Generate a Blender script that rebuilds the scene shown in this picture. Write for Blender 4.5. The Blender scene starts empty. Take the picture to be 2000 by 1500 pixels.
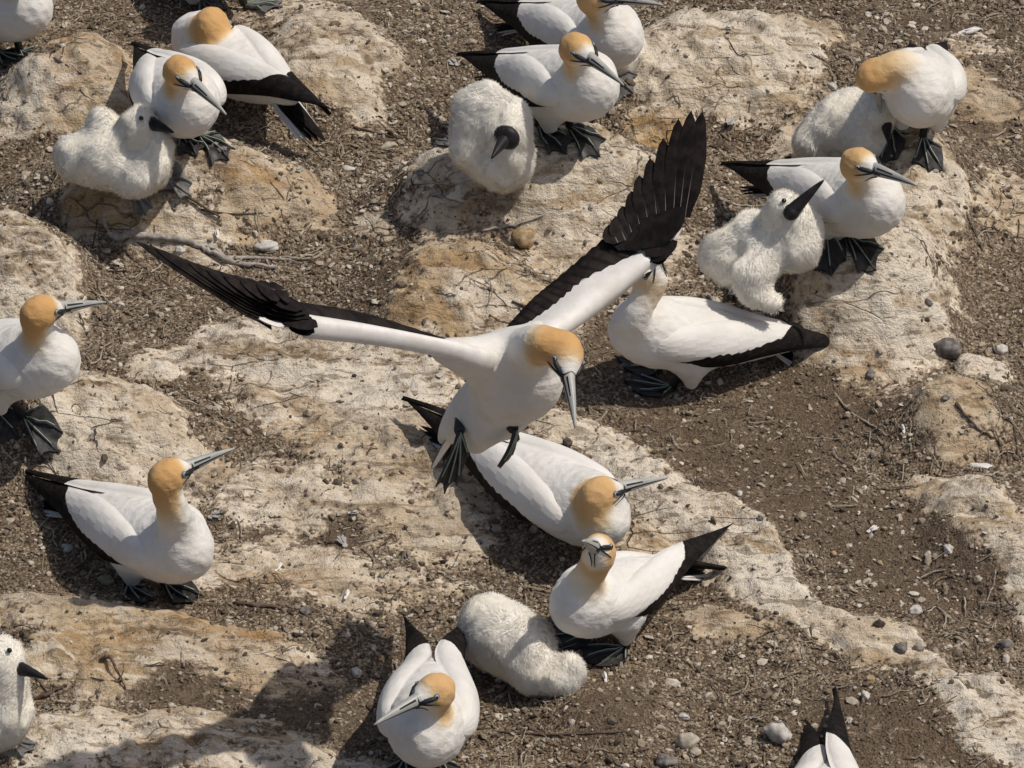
import bpy, math, random
import numpy as np
from mathutils import Vector, Matrix

# ---------------------------------------------------------------- camera, sky, sun, exposure
SC = bpy.context.scene
COL = SC.collection
R = math.radians
ELEV = R(37.0)            # how far the camera looks down
DIST = 12.0
SIN, COS = math.sin(ELEV), math.cos(ELEV)
CAM = np.array([0.0, -DIST*COS, DIST*SIN])
FWD = np.array([0.0, COS, -SIN]); RGT = np.array([1.0, 0, 0]); UPV = np.array([0.0, SIN, COS])
cd = bpy.data.cameras.new('camera'); cam = bpy.data.objects.new('camera', cd); COL.objects.link(cam)
cam.location = CAM; cam.rotation_euler = (math.pi/2-ELEV, 0, 0)
cd.sensor_width = 36; cd.lens = 36*DIST/2.0; cd.clip_end = 400
SC.camera = cam

SUN_EL, SUN_AZ = R(62), R(0)     # azimuth from +x (photo right) towards +y (away)
SDIR = Vector((math.cos(SUN_EL)*math.cos(SUN_AZ), math.cos(SUN_EL)*math.sin(SUN_AZ), math.sin(SUN_EL)))
w = bpy.data.worlds.new('World'); SC.world = w; w.use_nodes = True
sk = w.node_tree.nodes.new('ShaderNodeTexSky'); sk.sky_type = 'NISHITA'; sk.sun_disc = False
sk.sun_elevation = SUN_EL; sk.sun_rotation = math.pi/2-SUN_AZ; sk.dust_density = 3.0
bg = w.node_tree.nodes['Background']; bg.inputs['Strength'].default_value = 0.095
w.node_tree.links.new(sk.outputs[0], bg.inputs[0])
sl = bpy.data.lights.new('sun', 'SUN'); sl.energy = 3.8; sl.angle = R(0.6); sl.color = (1.0, 0.94, 0.855)
so = bpy.data.objects.new('sun', sl); COL.objects.link(so)
so.rotation_euler = SDIR.to_track_quat('Z', 'Y').to_euler(); so.location = (3, 0, 6)
SC.view_settings.view_transform = 'Standard'; SC.view_settings.look = 'None'
SC.view_settings.exposure = -0.38; SC.view_settings.gamma = 1.0

rng = np.random.default_rng(7)

# ---------------------------------------------------------------- small maths helpers
def ss(a, b, x):
    t = np.clip((x-a)/(b-a), 0, 1); return t*t*(3-2*t)
def nrm(v):
    v = np.asarray(v, float); return v/max(1e-9, np.linalg.norm(v))
def hash2(ix, iy, seed):
    h = (ix.astype(np.int64)*374761393 + iy.astype(np.int64)*668265263 + seed*1442695041) & 0xffffffff
    h = ((h ^ (h >> 13))*1274126177) & 0xffffffff
    return ((h ^ (h >> 16)) & 0xffff)/65535.0
def vnoise(x, y, seed=0):
    ix, iy = np.floor(x), np.floor(y); fx, fy = x-ix, y-iy
    ix = ix.astype(np.int64); iy = iy.astype(np.int64)
    fx = fx*fx*fx*(fx*(fx*6-15)+10); fy = fy*fy*fy*(fy*(fy*6-15)+10)
    a, b = hash2(ix, iy, seed), hash2(ix+1, iy, seed)
    c, d = hash2(ix, iy+1, seed), hash2(ix+1, iy+1, seed)
    return (a+(b-a)*fx)*(1-fy)+(c+(d-c)*fx)*fy
def fbm(x, y, f, octs=4, seed=0, gain=.5):
    s = 0; a = 1; n = 0
    for o in range(octs):
        s = s+a*(vnoise(x*f+o*17.3, y*f-o*9.1, seed+o)*2-1); n += a; f *= 2.03; a *= gain
    return s/n

def raydir(px, py):
    return FWD + RGT*((px-1000)/1000/DIST) - UPV*((py-750)/1000/DIST)
def on_z(px, py, z=0.0):
    d = raydir(px, py); t = (z-CAM[2])/d[2]; return CAM+d*t
def on_y(px, py, y):
    d = raydir(px, py); t = (y-CAM[1])/d[1]; return CAM+d*t
def gxy(px, py):          # photo position -> rough ground coordinates
    p = on_z(px, py); return p[0], p[1]

# ---------------------------------------------------------------- the ground: mounds and rock patches
# (px, py, rx, ry, height m, falloff power)
MOUNDS = [(150,120,150,85,.12,3), (330,312,280,80,.13,3), (30,480,170,85,.13,3), (640,90,150,120,.09,2.5),
          (1080,310,310,88,.16,3.2), (1420,90,270,110,.11,3), (1750,300,165,150,.13,3), (1690,500,185,88,.16,3.5),
          (880,540,190,95,.09,3), (110,785,250,80,.12,3), (500,730,420,120,.03,2), (800,900,360,140,.03,2),
          (1330,1010,330,80,.05,2), (1600,1190,260,70,.04,2), (1880,1370,260,80,.05,2), (1870,790,150,70,.09,3),
          (1970,1030,150,120,.08,3), (150,1250,360,90,.05,3), (250,1470,460,90,.05,2.5), (1180,1370,115,65,.05,3),
          (1140,1250,190,70,.02,2), (1800,120,200,110,.05,2)]
MG = []
for (px, py, rx, ry, h, p) in MOUNDS:
    x0, y0 = gxy(px, py+620*h); MG.append((x0, y0, rx/1000, ry/602, h, p))
# rock patches: px, py, rx, ry, angle (down-right +), strength, white, ochre
ROCK = [(170,140,105,120,25,1,.45,.75), (40,200,110,45,10,1,.7,.3), (390,300,150,55,12,1,.75,.45), (430,340,120,40,20,.9,.3,.9),
        (225,405,105,48,5,1,.35,1), (330,450,110,40,5,.8,.8,.3), (40,520,135,95,35,1,.8,.25), (640,80,120,105,20,.9,.65,.4), (540,20,120,50,0,.7,.6,.3),
        (720,130,70,90,30,.8,.6,.4), (1010,350,200,70,5,1,.55,.7), (1150,370,190,120,28,1,.8,.5), (860,330,90,70,0,.9,.7,.5),
        (1180,290,130,45,12,1,.95,.2), (1440,90,200,95,22,1,.85,.35), (1330,150,150,60,25,1,.85,.5), (1300,210,60,60,0,.9,.4,1), (1560,50,80,70,50,.9,.5,.6),
        (1820,330,75,130,-15,1,.75,.5), (1700,540,140,105,25,1,.9,.4), (1760,440,110,90,10,1,.75,.5), (1640,620,130,70,30,1,.6,.9), (1590,290,80,50,0,.9,.6,.7),
        (900,560,150,95,20,.75,.25,.6), (720,430,55,28,10,.9,.5,.5), (960,610,85,55,20,.95,.95,.2), (1020,560,120,60,30,.9,.5,.8), (870,460,60,60,0,.8,.7,.3), (830,620,60,40,0,.9,.2,1),
        (230,820,170,95,25,1,.75,.4), (300,870,130,55,15,1,.5,.85), (480,700,230,55,6,.9,.95,.15), (720,730,220,70,12,.9,.9,.3), (620,800,200,60,10,.75,.7,.4),
        (760,870,220,70,10,1,.45,.95), (560,960,170,60,10,.75,.6,.5), (840,1000,150,70,12,.75,.5,.6), (620,1120,240,60,8,.6,.6,.5), (470,980,90,40,5,.8,.9,.2),
        (1130,860,130,45,20,.8,.8,.4), (1300,980,210,52,38,1,1,.15), (1480,1110,190,48,38,1,.95,.3), (1640,1220,130,36,33,.95,.6,.8), (1780,1290,120,34,33,.95,.75,.6),
        (1930,1390,150,48,28,1,.95,.3), (1240,1060,70,40,30,.9,.6,.8), (1420,1210,110,36,20,.7,.5,.7),
        (120,1200,200,48,5,.85,.45,.8), (400,1260,230,45,8,.9,.4,.9), (170,1290,140,40,5,.8,.6,.6), (330,1430,260,40,3,.75,.5,.4), (90,1450,140,48,12,1,1,.2), (420,1480,330,45,3,.85,.75,.5), (420,1130,80,45,0,.8,.8,.2),
        (1870,780,120,55,12,.85,.4,.55), (1930,740,60,30,5,.8,.8,.2), (1960,1040,60,150,-35,.9,.75,.6), (1850,960,80,34,25,.6,.6,.4), (1910,190,120,80,20,.6,.25,.8), (1900,90,110,30,5,.5,.8,.1),
        (560,1300,90,30,0,.6,.8,.4), (1000,720,90,40,10,.7,.8,.2), (1980,420,60,90,30,.6,.5,.4), (560,390,100,40,10,.5,.3,.5)]
# bare packed dirt: px,py,rx,ry,angle
DIRT = [(1500,930,260,130,30), (1750,1080,260,110,30), (1190,1370,95,55,0), (800,520,130,70,0), (1880,200,170,110,0), (1600,800,150,60,20),
        (1250,690,120,60,0), (600,1060,150,70,0), (1850,60,200,60,0), (500,1380,260,50,8), (1720,1420,180,60,10), (1330,840,160,60,15)]
def blob(x, y, x0, y0, rx, ry, ang):
    qx, qy = (x-x0)*1000, -(y-y0)*602
    c, s = math.cos(R(ang)), math.sin(R(ang))
    a, b = (qx*c+qy*s)/rx, (-qx*s+qy*c)/ry
    return np.sqrt(a*a+b*b)

def masks(x, y):
    """rock, white, ochre, dirt weights at ground points"""
    wx = x+.05*fbm(x, y, 7, 3, 11); wy = y+.07*fbm(x, y, 7, 3, 31)
    rock = np.zeros_like(x); wh = np.zeros_like(x); oc = np.zeros_like(x); tot = np.full_like(x, 1e-4)
    for (x0, y0, rx, ry, a, s, w_, o_) in RG:
        r = blob(wx, wy, x0, y0, rx, ry, a)
        k = s*(1-ss(.5, 1.34, r)); rock = np.maximum(rock, k)
        kk = k*k; wh += kk*w_; oc += kk*o_; tot += kk
    dirt = np.zeros_like(x)
    for (x0, y0, rx, ry, a) in DG:
        dirt = np.maximum(dirt, 1-ss(.5, 1.3, blob(wx, wy, x0, y0, rx, ry, a)))
    n = fbm(x, y, 16, 4, 77)
    far = np.maximum(np.abs(x)-1.15, np.abs(y)-1.45)
    extra = ss(.1, .45, fbm(x, y, 2.1, 4, 5))*ss(0, .25, far)
    rock = np.maximum(rock, extra); wh = wh/tot; oc = oc/tot
    wh = np.where(extra > .3, .7, wh)
    rock = np.clip(rock+.35*n*(rock > .02)*(1-.5*(rock > .95)), 0, 1)
    return rock, wh, oc, dirt

def Hsmooth(x, y):
    z = np.zeros_like(x)
    for (x0, y0, rx, ry, h, p) in MG:
        dx, dy = x-x0, y-y0
        wob = 1+.22*fbm(x+x0, y-y0, 3.2, 2, 3)
        r = np.sqrt((dx/rx)**2+(dy/ry)**2)*wob
        z = np.maximum(z, h*np.exp(-np.power(r, p)*.9))*.75 + (z+h*np.exp(-np.power(r, p)*.9))*.25
    return z+.018*fbm(x, y, 2.6, 3, 21)
def on_mounds(px, py):
    d = raydir(px, py); t0 = (.34-CAM[2])/d[2]; t1 = (-.08-CAM[2])/d[2]
    t = np.linspace(t0, t1, 240); P = CAM[None]+d[None]*t[:, None]
    k = np.argmax(P[:, 2] <= Hsmooth(P[:, 0], P[:, 1])); return P[k, 0], P[k, 1]
RG = [on_mounds(r[0], r[1])+r[2:] for r in ROCK]
DG = [on_mounds(r[0], r[1])+r[2:] for r in DIRT]
def Hfull(x, y, rock=None):
    x = np.asarray(x, float); y = np.asarray(y, float)
    if rock is None: rock = masks(x, y)[0]
    z = Hsmooth(x, y)
    c, s = math.cos(R(-49)), math.sin(R(-49))
    a, b = x*c+y*s, -x*s+y*c                       # along / across the rock's grain
    strata = 1-np.abs(fbm(a*.35, b, 17, 3, 41))*2
    z = z+rock*(.012+.013*strata+.017*fbm(x, y, 19, 4, 51)-.012*ss(.25, .5, np.abs(fbm(a*.5, b, 11, 3, 57))))
    z = z+rock*.0048*fbm(a*.5, b, 80, 2, 61)
    z = z+(1-rock)*(.006*fbm(x, y, 14, 3, 71)+.0025*fbm(x, y, 95, 2, 81))
    return z
def H1(x, y): return float(Hfull(np.array([x]), np.array([y]))[0])
def ground(px, py):
    d = raydir(px, py); t0 = (.34-CAM[2])/d[2]; t1 = (-.08-CAM[2])/d[2]
    t = np.linspace(t0, t1, 240); P = CAM[None]+d[None]*t[:, None]
    h = Hfull(P[:, 0], P[:, 1]); k = np.argmax(P[:, 2] <= h)
    return P[k]

# ---------------------------------------------------------------- mesh and object helpers
def make_mesh(name, V, F, mats, smooth=True, attrs=None, midx=None, normals=None):
    me = bpy.data.meshes.new(name)
    V = np.asarray(V, np.float32)
    if isinstance(F, np.ndarray):
        n, k = F.shape
        me.vertices.add(len(V)); me.vertices.foreach_set('co', V.ravel())
        me.loops.add(n*k); me.loops.foreach_set('vertex_index', F.astype(np.int32).ravel())
        me.polygons.add(n); me.polygons.foreach_set('loop_start', np.arange(0, n*k, k, dtype=np.int32))
        me.update(calc_edges=True)
    else:
        me.from_pydata(V.tolist(), [], F); me.update()
    for m in (mats if isinstance(mats, (list, tuple)) else [mats]): me.materials.append(m)
    if midx is not None: me.polygons.foreach_set('material_index', np.asarray(midx, np.int32))
    me.polygons.foreach_set('use_smooth', np.full(len(me.polygons), smooth, bool))
    for k, a in (attrs or {}).items():
        at = me.attributes.new(k, 'FLOAT', 'POINT'); at.data.foreach_set('value', np.asarray(a, np.float32))
    me.validate()
    if normals is not None: me.normals_split_custom_set_from_vertices(np.asarray(normals, np.float32).tolist())
    return me
class MB:
    """collects vertices and faces of ONE part"""
    def __init__(s): s.V = []; s.F = []; s.A = []; s.I = []
    def add(s, V, F, a=None, mi=0):
        o = len(s.V); s.V += [tuple(map(float, v)) for v in V]; s.F += [tuple(i+o for i in f) for f in F]
        s.A += list(a) if a is not None else [0.0]*len(V); s.I += [mi]*len(F)
    def tube(s, pts, rad, n=7, mi=0):
        pts = [np.asarray(p, float) for p in pts]
        if not hasattr(rad, '__len__'): rad = [rad]*len(pts)
        V, F = [], []; ref = None
        for i, p in enumerate(pts):
            t = nrm(pts[min(i+1, len(pts)-1)]-pts[max(i-1, 0)])
            if ref is None: ref = np.array([0, 0, 1.]) if abs(t[2]) < .9 else np.array([1., 0, 0])
            a = nrm(np.cross(t, ref)); b = np.cross(a, t); ref = b
            for k in range(n):
                th = 2*math.pi*k/n; V.append(p+rad[i]*(a*math.cos(th)+b*math.sin(th)))
        for i in range(len(pts)-1):
            for k in range(n):
                F.append((i*n+k, i*n+(k+1) % n, (i+1)*n+(k+1) % n, (i+1)*n+k))
        F.append(tuple(range(n))[::-1]); F.append(tuple((len(pts)-1)*n+k for k in range(n)))
        s.add(V, F, mi=mi)
    def ball(s, c, r, ax=None, n=12, m=8, mi=0):
        ax = np.eye(3) if ax is None else np.asarray(ax); r = np.ones(3)*r
        V = []; F = []
        for i in range(m+1):
            ph = math.pi*i/m
            for k in range(n):
                th = 2*math.pi*k/n
                l = np.array([math.cos(ph), math.sin(ph)*math.cos(th), math.sin(ph)*math.sin(th)])*r
                V.append(np.asarray(c)+l@ax)
        for i in range(m):
            for k in range(n): F.append((i*n+k, (i+1)*n+k, (i+1)*n+(k+1) % n, i*n+(k+1) % n))
        s.add(V, F, mi=mi)
    def build(s, name, mat, parent=None, smooth=True, attr=None):
        base = np.array(parent_world(parent)) if parent else np.zeros(3)
        me = make_mesh(name, np.array(s.V)-base, s.F, mat, smooth, {attr: s.A} if attr else None, s.I)
        return link(name, me, parent)
def parent_world(o):
    p = np.zeros(3)
    while o is not None: p = p+np.array(o.location); o = o.parent
    return p
def link(name, me, parent=None):
    o = bpy.data.objects.new(name, me); COL.objects.link(o)
    if parent: o.parent = parent
    return o
def thing(name, loc, label, cat, group=None):
    o = bpy.data.objects.new(name, None); COL.objects.link(o); o.location = loc; o.empty_display_size = .1
    o['label'] = label; o['category'] = cat
    if group: o['group'] = group
    return o
def tag(o, label, cat, group=None):
    o['label'] = label; o['category'] = cat
    if group: o['group'] = group
    return o

# ---------------------------------------------------------------- materials
class NT:
    def __init__(s, name, rough=.8):
        s.m = bpy.data.materials.new(name); s.m.use_nodes = True; s.t = s.m.node_tree
        s.b = s.t.nodes['Principled BSDF']; s.b.inputs['Roughness'].default_value = rough
        s.b.inputs['Specular IOR Level'].default_value = .3
        tc = s.t.nodes.new('ShaderNodeTexCoord'); s.obj = tc.outputs['Object']
    def n(s, typ, **kw):
        nd = s.t.nodes.new('ShaderNode'+typ)
        for k, v in kw.items():
            if hasattr(nd, k): setattr(nd, k, v)
        return nd
    def set(s, sock, v):
        if hasattr(v, 'is_output'): s.t.links.new(v, sock)
        else: sock.default_value = v
    def math(s, op, a, b=0.0, c=None, clamp=False):
        nd = s.n('Math', operation=op, use_clamp=clamp); s.set(nd.inputs[0], a); s.set(nd.inputs[1], b)
        if c is not None: s.set(nd.inputs[2], c)
        return nd.outputs[0]
    def mix(s, f, a, b, typ='MIX'):
        nd = s.n('Mix', data_type='RGBA', blend_type=typ)
        s.set(nd.inputs[0], f)
        s.set(nd.inputs[6], a if hasattr(a, 'is_output') else (*a, 1)); s.set(nd.inputs[7], b if hasattr(b, 'is_output') else (*b, 1))
        return nd.outputs[2]
    def noise(s, scale, detail=4, rough=.55, vec=None, dist=0.0):
        nd = s.n('TexNoise'); s.set(nd.inputs['Vector'], vec or s.obj); nd.inputs['Scale'].default_value = scale
        nd.inputs['Detail'].default_value = detail; nd.inputs['Roughness'].default_value = rough; nd.inputs['Distortion'].default_value = dist
        return nd.outputs[0]
    def vor(s, scale, feature='F1', vec=None):
        nd = s.n('TexVoronoi', feature=feature); s.set(nd.inputs['Vector'], vec or s.obj); nd.inputs['Scale'].default_value = scale
        return nd
    def mapping(s, rot=(0, 0, 0), scale=(1, 1, 1), vec=None):
        nd = s.n('Mapping'); s.set(nd.inputs[0], vec or s.obj); nd.inputs['Rotation'].default_value = rot; nd.inputs['Scale'].default_value = scale
        return nd.outputs[0]
    def attr(s, name):
        nd = s.n('Attribute', attribute_name=name); return nd.outputs['Fac']
    def ramp(s, f, stops, interp='LINEAR'):
        nd = s.n('ValToRGB'); s.set(nd.inputs[0], f); cr = nd.color_ramp; cr.interpolation = interp
        while len(cr.elements) < len(stops): cr.elements.new(.5)
        for e, (p, c) in zip(cr.elements, stops):
            e.position = p; e.color = (*c, 1) if len(c) == 3 else c
        return nd.outputs[0]
    def step(s, f, a, b):
        nd = s.n('MapRange', interpolation_type='SMOOTHSTEP'); s.set(nd.inputs[0], f); nd.inputs[1].default_value = a; nd.inputs[2].default_value = b
        return nd.outputs[0]
    def bump(s, h, strength, dist, prev=None):
        nd = s.n('Bump'); nd.inputs['Strength'].default_value = strength; nd.inputs['Distance'].default_value = dist
        s.set(nd.inputs['Height'], h)
        if prev is not None: s.set(nd.inputs['Normal'], prev)
        return nd.outputs[0]
    def out(s, col, nrm_=None, rough=None):
        s.set(s.b.inputs['Base Color'], col if hasattr(col, 'is_output') else (*col, 1))
        if nrm_ is not None: s.set(s.b.inputs['Normal'], nrm_)
        if rough is not None: s.set(s.b.inputs['Roughness'], rough)
        return s.m

def mat_ground():
    t = NT('ground_rock_and_debris', .95); t.b.inputs['Specular IOR Level'].default_value = .12
    rock, wh, oc, dirt = t.attr('rock'), t.attr('white'), t.attr('ochre'), t.attr('dirt')
    g = t.mapping((0, 0, R(49)), (.32, 1, 1))
    n1 = t.noise(9, 6, .6, g, .6); n2 = t.noise(26, 6, .65, g, .4); n3 = t.noise(70, 5, .7); n4 = t.noise(180, 3, .7); n5 = t.noise(5, 3, .5)
    # rock colours
    base = t.mix(t.step(n1, .38, .58), (.21, .155, .105), (.54, .465, .365))
    base = t.mix(t.math('MULTIPLY', t.step(n2, .42, .58), .6), base, (.64, .585, .49)); base = t.mix(t.math('MULTIPLY', t.step(n3, .52, .40), .5), base, (.20, .155, .11))
    och = t.ramp(n2, [(.3, (.20, .12, .055)), (.5, (.44, .29, .135)), (.68, (.53, .39, .21))])
    base = t.mix(t.math('MULTIPLY', t.math('MULTIPLY', oc, t.step(n5, .31, .55)), t.step(n1, .76, .42)), base, och)
    whm = t.math('MULTIPLY', t.step(wh, .15, 1.0), t.step(t.math('ADD', t.math('MULTIPLY', n1, .6), t.math('MULTIPLY', n3, .4)), .37, .55))
    base = t.mix(t.math('MULTIPLY', whm, .9), base, t.mix(n4, (.64, .615, .57), (.84, .82, .78)))
    spots = t.step(t.math('ADD', t.math('MULTIPLY', n3, .6), t.math('MULTIPLY', n2, .4)), .455, .385)
    base = t.mix(t.math('MULTIPLY', spots, .8), base, (.10, .078, .056))
    streak = t.step(t.noise(60, 4, .6, t.mapping((0, 0, R(49)), (.16, 1, 1)), .5), .45, .39)
    base = t.mix(t.math('MULTIPLY', streak, .55), base, (.105, .078, .052))
    vs = t.vor(75); base = t.mix(t.math('MULTIPLY', t.step(vs.outputs['Distance'], .17, .10), t.step(n2, .5, .6)), base, (.07, .055, .042))
    cr = t.n('TexVoronoi', feature='DISTANCE_TO_EDGE'); t.set(cr.inputs['Vector'], t.mapping((0, 0, R(49)), (.35, 1, 1), t.mix(.06, t.obj, t.n('TexNoise').outputs['Color']))); cr.inputs['Scale'].default_value = 16
    crack = t.math('MULTIPLY', t.step(cr.outputs['Distance'], .022, .0), t.step(n5, .52, .66))
    base = t.mix(t.math('MULTIPLY', crack, .4), base, (.11, .08, .055))
    base = t.mix(t.math('MULTIPLY', t.step(t.noise(3.2, 4, .6), .52, .68), .35), base, (.46, .36, .22))
    wst = t.step(t.noise(34, 5, .62, t.mapping((0, 0, R(52)), (.2, 1, 1)), .7), .50, .60)
    base = t.mix(t.math('MULTIPLY', t.math('MULTIPLY', wst, t.step(wh, .1, .8)), .8), base, (.80, .775, .72))
    # debris colours
    v1 = t.vor(190); v2 = t.vor(90)
    deb = t.ramp(v1.outputs['Color'], [(.0, (.10, .078, .06)), (.4, (.215, .172, .132)), (.75, (.36, .30, .235)), (1, (.60, .54, .46))])
    deb = t.mix(t.math('MULTIPLY', t.step(v1.outputs['Distance'], .4, .8), .8), deb, (.06, .045, .033))
    deb = t.mix(t.math('MULTIPLY', t.step(n3, .5, .7), .4), deb, (.23, .175, .13))
    deb = t.mix(t.math('MULTIPLY', t.step(n2, .52, .66), t.step(n4, .45, .6)), deb, (.46, .41, .34))
    drt = t.mix(t.step(n3, .35, .65), (.098, .075, .058), (.185, .148, .116))
    drt = t.mix(t.math('MULTIPLY', t.step(n4, .56, .68), .6), drt, (.28, .23, .175))
    drt = t.mix(t.math('MULTIPLY', t.step(n5, .5, .66), .45), drt, (.165, .122, .09))
    deb = t.mix(t.math('MULTIPLY', dirt, .85), deb, drt)
    deb = t.mix(t.math('MULTIPLY', t.step(rock, .0, .42), t.step(n2, .38, .62)), deb, (.46, .40, .32))
    m = t.step(t.math('ADD', rock, t.math('MULTIPLY', t.math('SUBTRACT', t.math('ADD', t.math('MULTIPLY', n3, .5), t.math('MULTIPLY', n2, .5)), .5), 3.4)), .22, .66)
    col = t.mix(m, deb, base)
    col = t.mix(1.0, col, (1.085, 1.0, .88), 'MULTIPLY')
    hgt = t.math('ADD', t.math('MULTIPLY', n2, 1.0), t.math('ADD', t.math('MULTIPLY', n3, .6), t.math('MULTIPLY', n4, .35)))
    b1 = t.bump(t.math('SUBTRACT', hgt, t.math('MULTIPLY', t.math('MULTIPLY', crack, m), .8)), 1.0, .016)
    b2 = t.bump(t.math('MULTIPLY', t.math('SUBTRACT', 1.0, m), t.math('SUBTRACT', 1, v1.outputs['Distance'])), .8, .004, b1)
    return t.out(col, b2)

def mat_island(name, stops, rough=.9, bumpscale=120):
    t = NT(name, rough); t.b.inputs['Specular IOR Level'].default_value = .15
    ge = t.n('NewGeometry'); c = t.ramp(ge.outputs['Random Per Island'], stops)
    n = t.noise(bumpscale, 4, .65)
    c = t.mix(.75, c, t.ramp(n, [(.3, (.37, .335, .295)), (.7, (1.05, .98, .87))]), 'MULTIPLY')
    return t.out(c, t.bump(n, .6, .002))

def mat_plumage():
    t = NT('white_plumage', .75); t.b.inputs['Specular IOR Level'].default_value = .15
    t.b.inputs['Sheen Weight'].default_value = .12
    gold = t.attr('gold')
    n = t.noise(14, 4, .6); n2 = t.noise(90, 3, .6, t.mapping((0, 0, 0), (.5, 1, 1)))
    wcol = t.mix(t.step(n, .35, .7), (.76, .735, .69), (.70, .66, .60))
    st = t.noise(9, 5, .65); wcol = t.mix(t.math('MULTIPLY', t.step(st, .52, .70), .32), wcol, (.60, .50, .37))
    gcol = t.ramp(t.math('ADD', gold, t.math('MULTIPLY', t.math('SUBTRACT', n2, .5), .12)),
                  [(.0, (.78, .75, .70)), (.25, (.75, .64, .48)), (.6, (.665, .455, .235)), (1, (.585, .335, .13))])
    col = t.mix(t.step(gold, .0, .06), wcol, gcol)
    return t.out(col, t.bump(t.math('ADD', t.math('ADD', n2, t.math('MULTIPLY', t.vor(62, vec=t.mapping((.4, .3, .6), (.6, 1, 1))).outputs['Distance'], .9)), t.math('MULTIPLY', t.noise(40, 4, .6), 1.4)), .38, .005))
def mat_wing():
    """attr s: <0 white coverts, >0 black flight feathers; attr f: feather rows"""
    t = NT('wing_feathers', .75); t.b.inputs['Specular IOR Level'].default_value = .1
    s = t.attr('s'); f = t.attr('f')
    n = t.noise(60, 3, .6)
    saw = t.math('ABSOLUTE', t.math('SUBTRACT', t.math('FRACT', t.math('MULTIPLY', f, 26)), .5))
    e = t.math('ADD', s, t.math('ADD', t.math('MULTIPLY', saw, .05), t.math('MULTIPLY', t.math('SUBTRACT', n, .5), .08)))
    k = t.step(e, .0, .02)
    n2 = t.noise(14, 4, .6)
    wcol = t.mix(t.step(n2, .35, .7), (.77, .745, .70), (.70, .665, .61))
    bcol = t.mix(t.step(n, .4, .65), (.009, .0075, .007), (.020, .016, .014))
    col = t.mix(k, wcol, bcol)
    wu, wv = t.math('MULTIPLY', t.attr('wu'), 15), t.math('MULTIPLY', t.attr('wv'), 7)
    wu = t.math('ADD', wu, t.math('MULTIPLY', n2, 1.2))
    c = t.math('SUBTRACT', t.math('FRACT', t.math('ADD', wv, t.math('MULTIPLY', t.math('FLOOR', wu), .5))), .5)
    sc = t.math('FRACT', t.math('ADD', wu, t.math('MULTIPLY', t.math('MULTIPLY', c, c), -2.2)))
    hb = t.math('ADD', t.math('MULTIPLY', t.noise(45, 4, .6), .8), t.math('ADD', t.math('MULTIPLY', sc, .55), t.math('MULTIPLY', saw, t.math('MULTIPLY', k, .8))))
    col = t.mix(t.math('MULTIPLY', t.math('MULTIPLY', t.step(sc, .90, 1.0), .16), t.math('SUBTRACT', 1.0, k)), col, (.50, .46, .41))
    return t.out(col, t.bump(hb, .3, .004))
def mat_flat(name, c1, c2, scale=60, rough=.6, spec=.3, bump=.2):
    t = NT(name, rough); t.b.inputs['Specular IOR Level'].default_value = spec
    n = t.noise(scale, 4, .6)
    return t.out(t.mix(t.step(n, .35, .65), c1, c2), t.bump(n, bump, .002))
def mat_flight():
    t = NT('black_flight_feather', .6)
    a = t.attr('across'); n = t.noise(50, 3, .6)
    t.b.inputs['Specular IOR Level'].default_value = .08
    c = t.mix(t.step(n, .35, .65), (.010, .008, .0075), (.024, .018, .016))
    c = t.mix(t.math('MULTIPLY', t.step(a, .93, .975), .8), c, (.34, .31, .27))
    return t.out(c)

M_GROUND = mat_ground()
M_GRAVEL = mat_island('gravel_grit', [(0, (.10, .08, .06)), (.3, (.21, .17, .13)), (.65, (.36, .305, .24)), (.88, (.52, .46, .385)), (1, (.72, .68, .61))])
M_TWIGS = mat_island('dry_twig_bark', [(0, (.12, .09, .07)), (.4, (.28, .235, .185)), (1, (.56, .51, .44))])
M_PLUME = mat_plumage()
M_WING = mat_wing()
M_BLACK = mat_flat('black_feather', (.009, .0075, .007), (.019, .015, .014), 60, .7, .08)
M_FLIGHT = mat_flight()
M_WHITEF = mat_flat('white_feather', (.80, .77, .73), (.72, .68, .62), 40)
M_BILL = mat_flat('blue_grey_bill', (.33, .335, .32), (.43, .42, .38), 40, .42, .4, .08)
M_LINE = mat_flat('black_bare_skin', (.014, .015, .018), (.022, .023, .027), 80, .5)
M_FOOT = mat_flat('dark_webbed_skin', (.020, .019, .019), (.045, .042, .040), 70, .5, .4, .5)
M_GREYFOOT = mat_flat('grey_webbed_skin', (.11, .105, .10), (.19, .185, .175), 60, .6, .3, .6)
M_TOE = mat_flat('pale_green_toe_line', (.25, .31, .25), (.34, .38, .32), 60, .5)
M_RING = mat_flat('blue_eye_ring', (.10, .13, .19), (.14, .17, .22), 60, .4)
M_IRIS = mat_flat('pale_iris', (.35, .38, .38), (.42, .44, .42), 60, .3)
M_PUPIL = mat_flat('dark_pupil', (.006, .006, .007), (.009, .009, .010), 60, .15, .6, 0)
M_DOWN = mat_flat('chick_down', (.88, .845, .765), (.84, .795, .70), 22, .9, .05, .3)
def mat_fur():
    t = NT('chick_down_strands', .9); t.b.inputs['Specular IOR Level'].default_value = .05
    m = t.out((.90, .865, .79)); tr = t.n('BsdfTranslucent'); tr.inputs[0].default_value = (.90, .865, .785, 1)
    mx = t.n('MixShader'); mx.inputs[0].default_value = .3; o = t.t.nodes['Material Output']
    t.t.links.new(t.b.outputs[0], mx.inputs[1]); t.t.links.new(tr.outputs[0], mx.inputs[2]); t.t.links.new(mx.outputs[0], o.inputs[0])
    return m
M_FUR = mat_fur()
M_CBILL = mat_flat('dark_chick_bill', (.011, .010, .011), (.024, .021, .022), 60, .5, .25)

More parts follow.
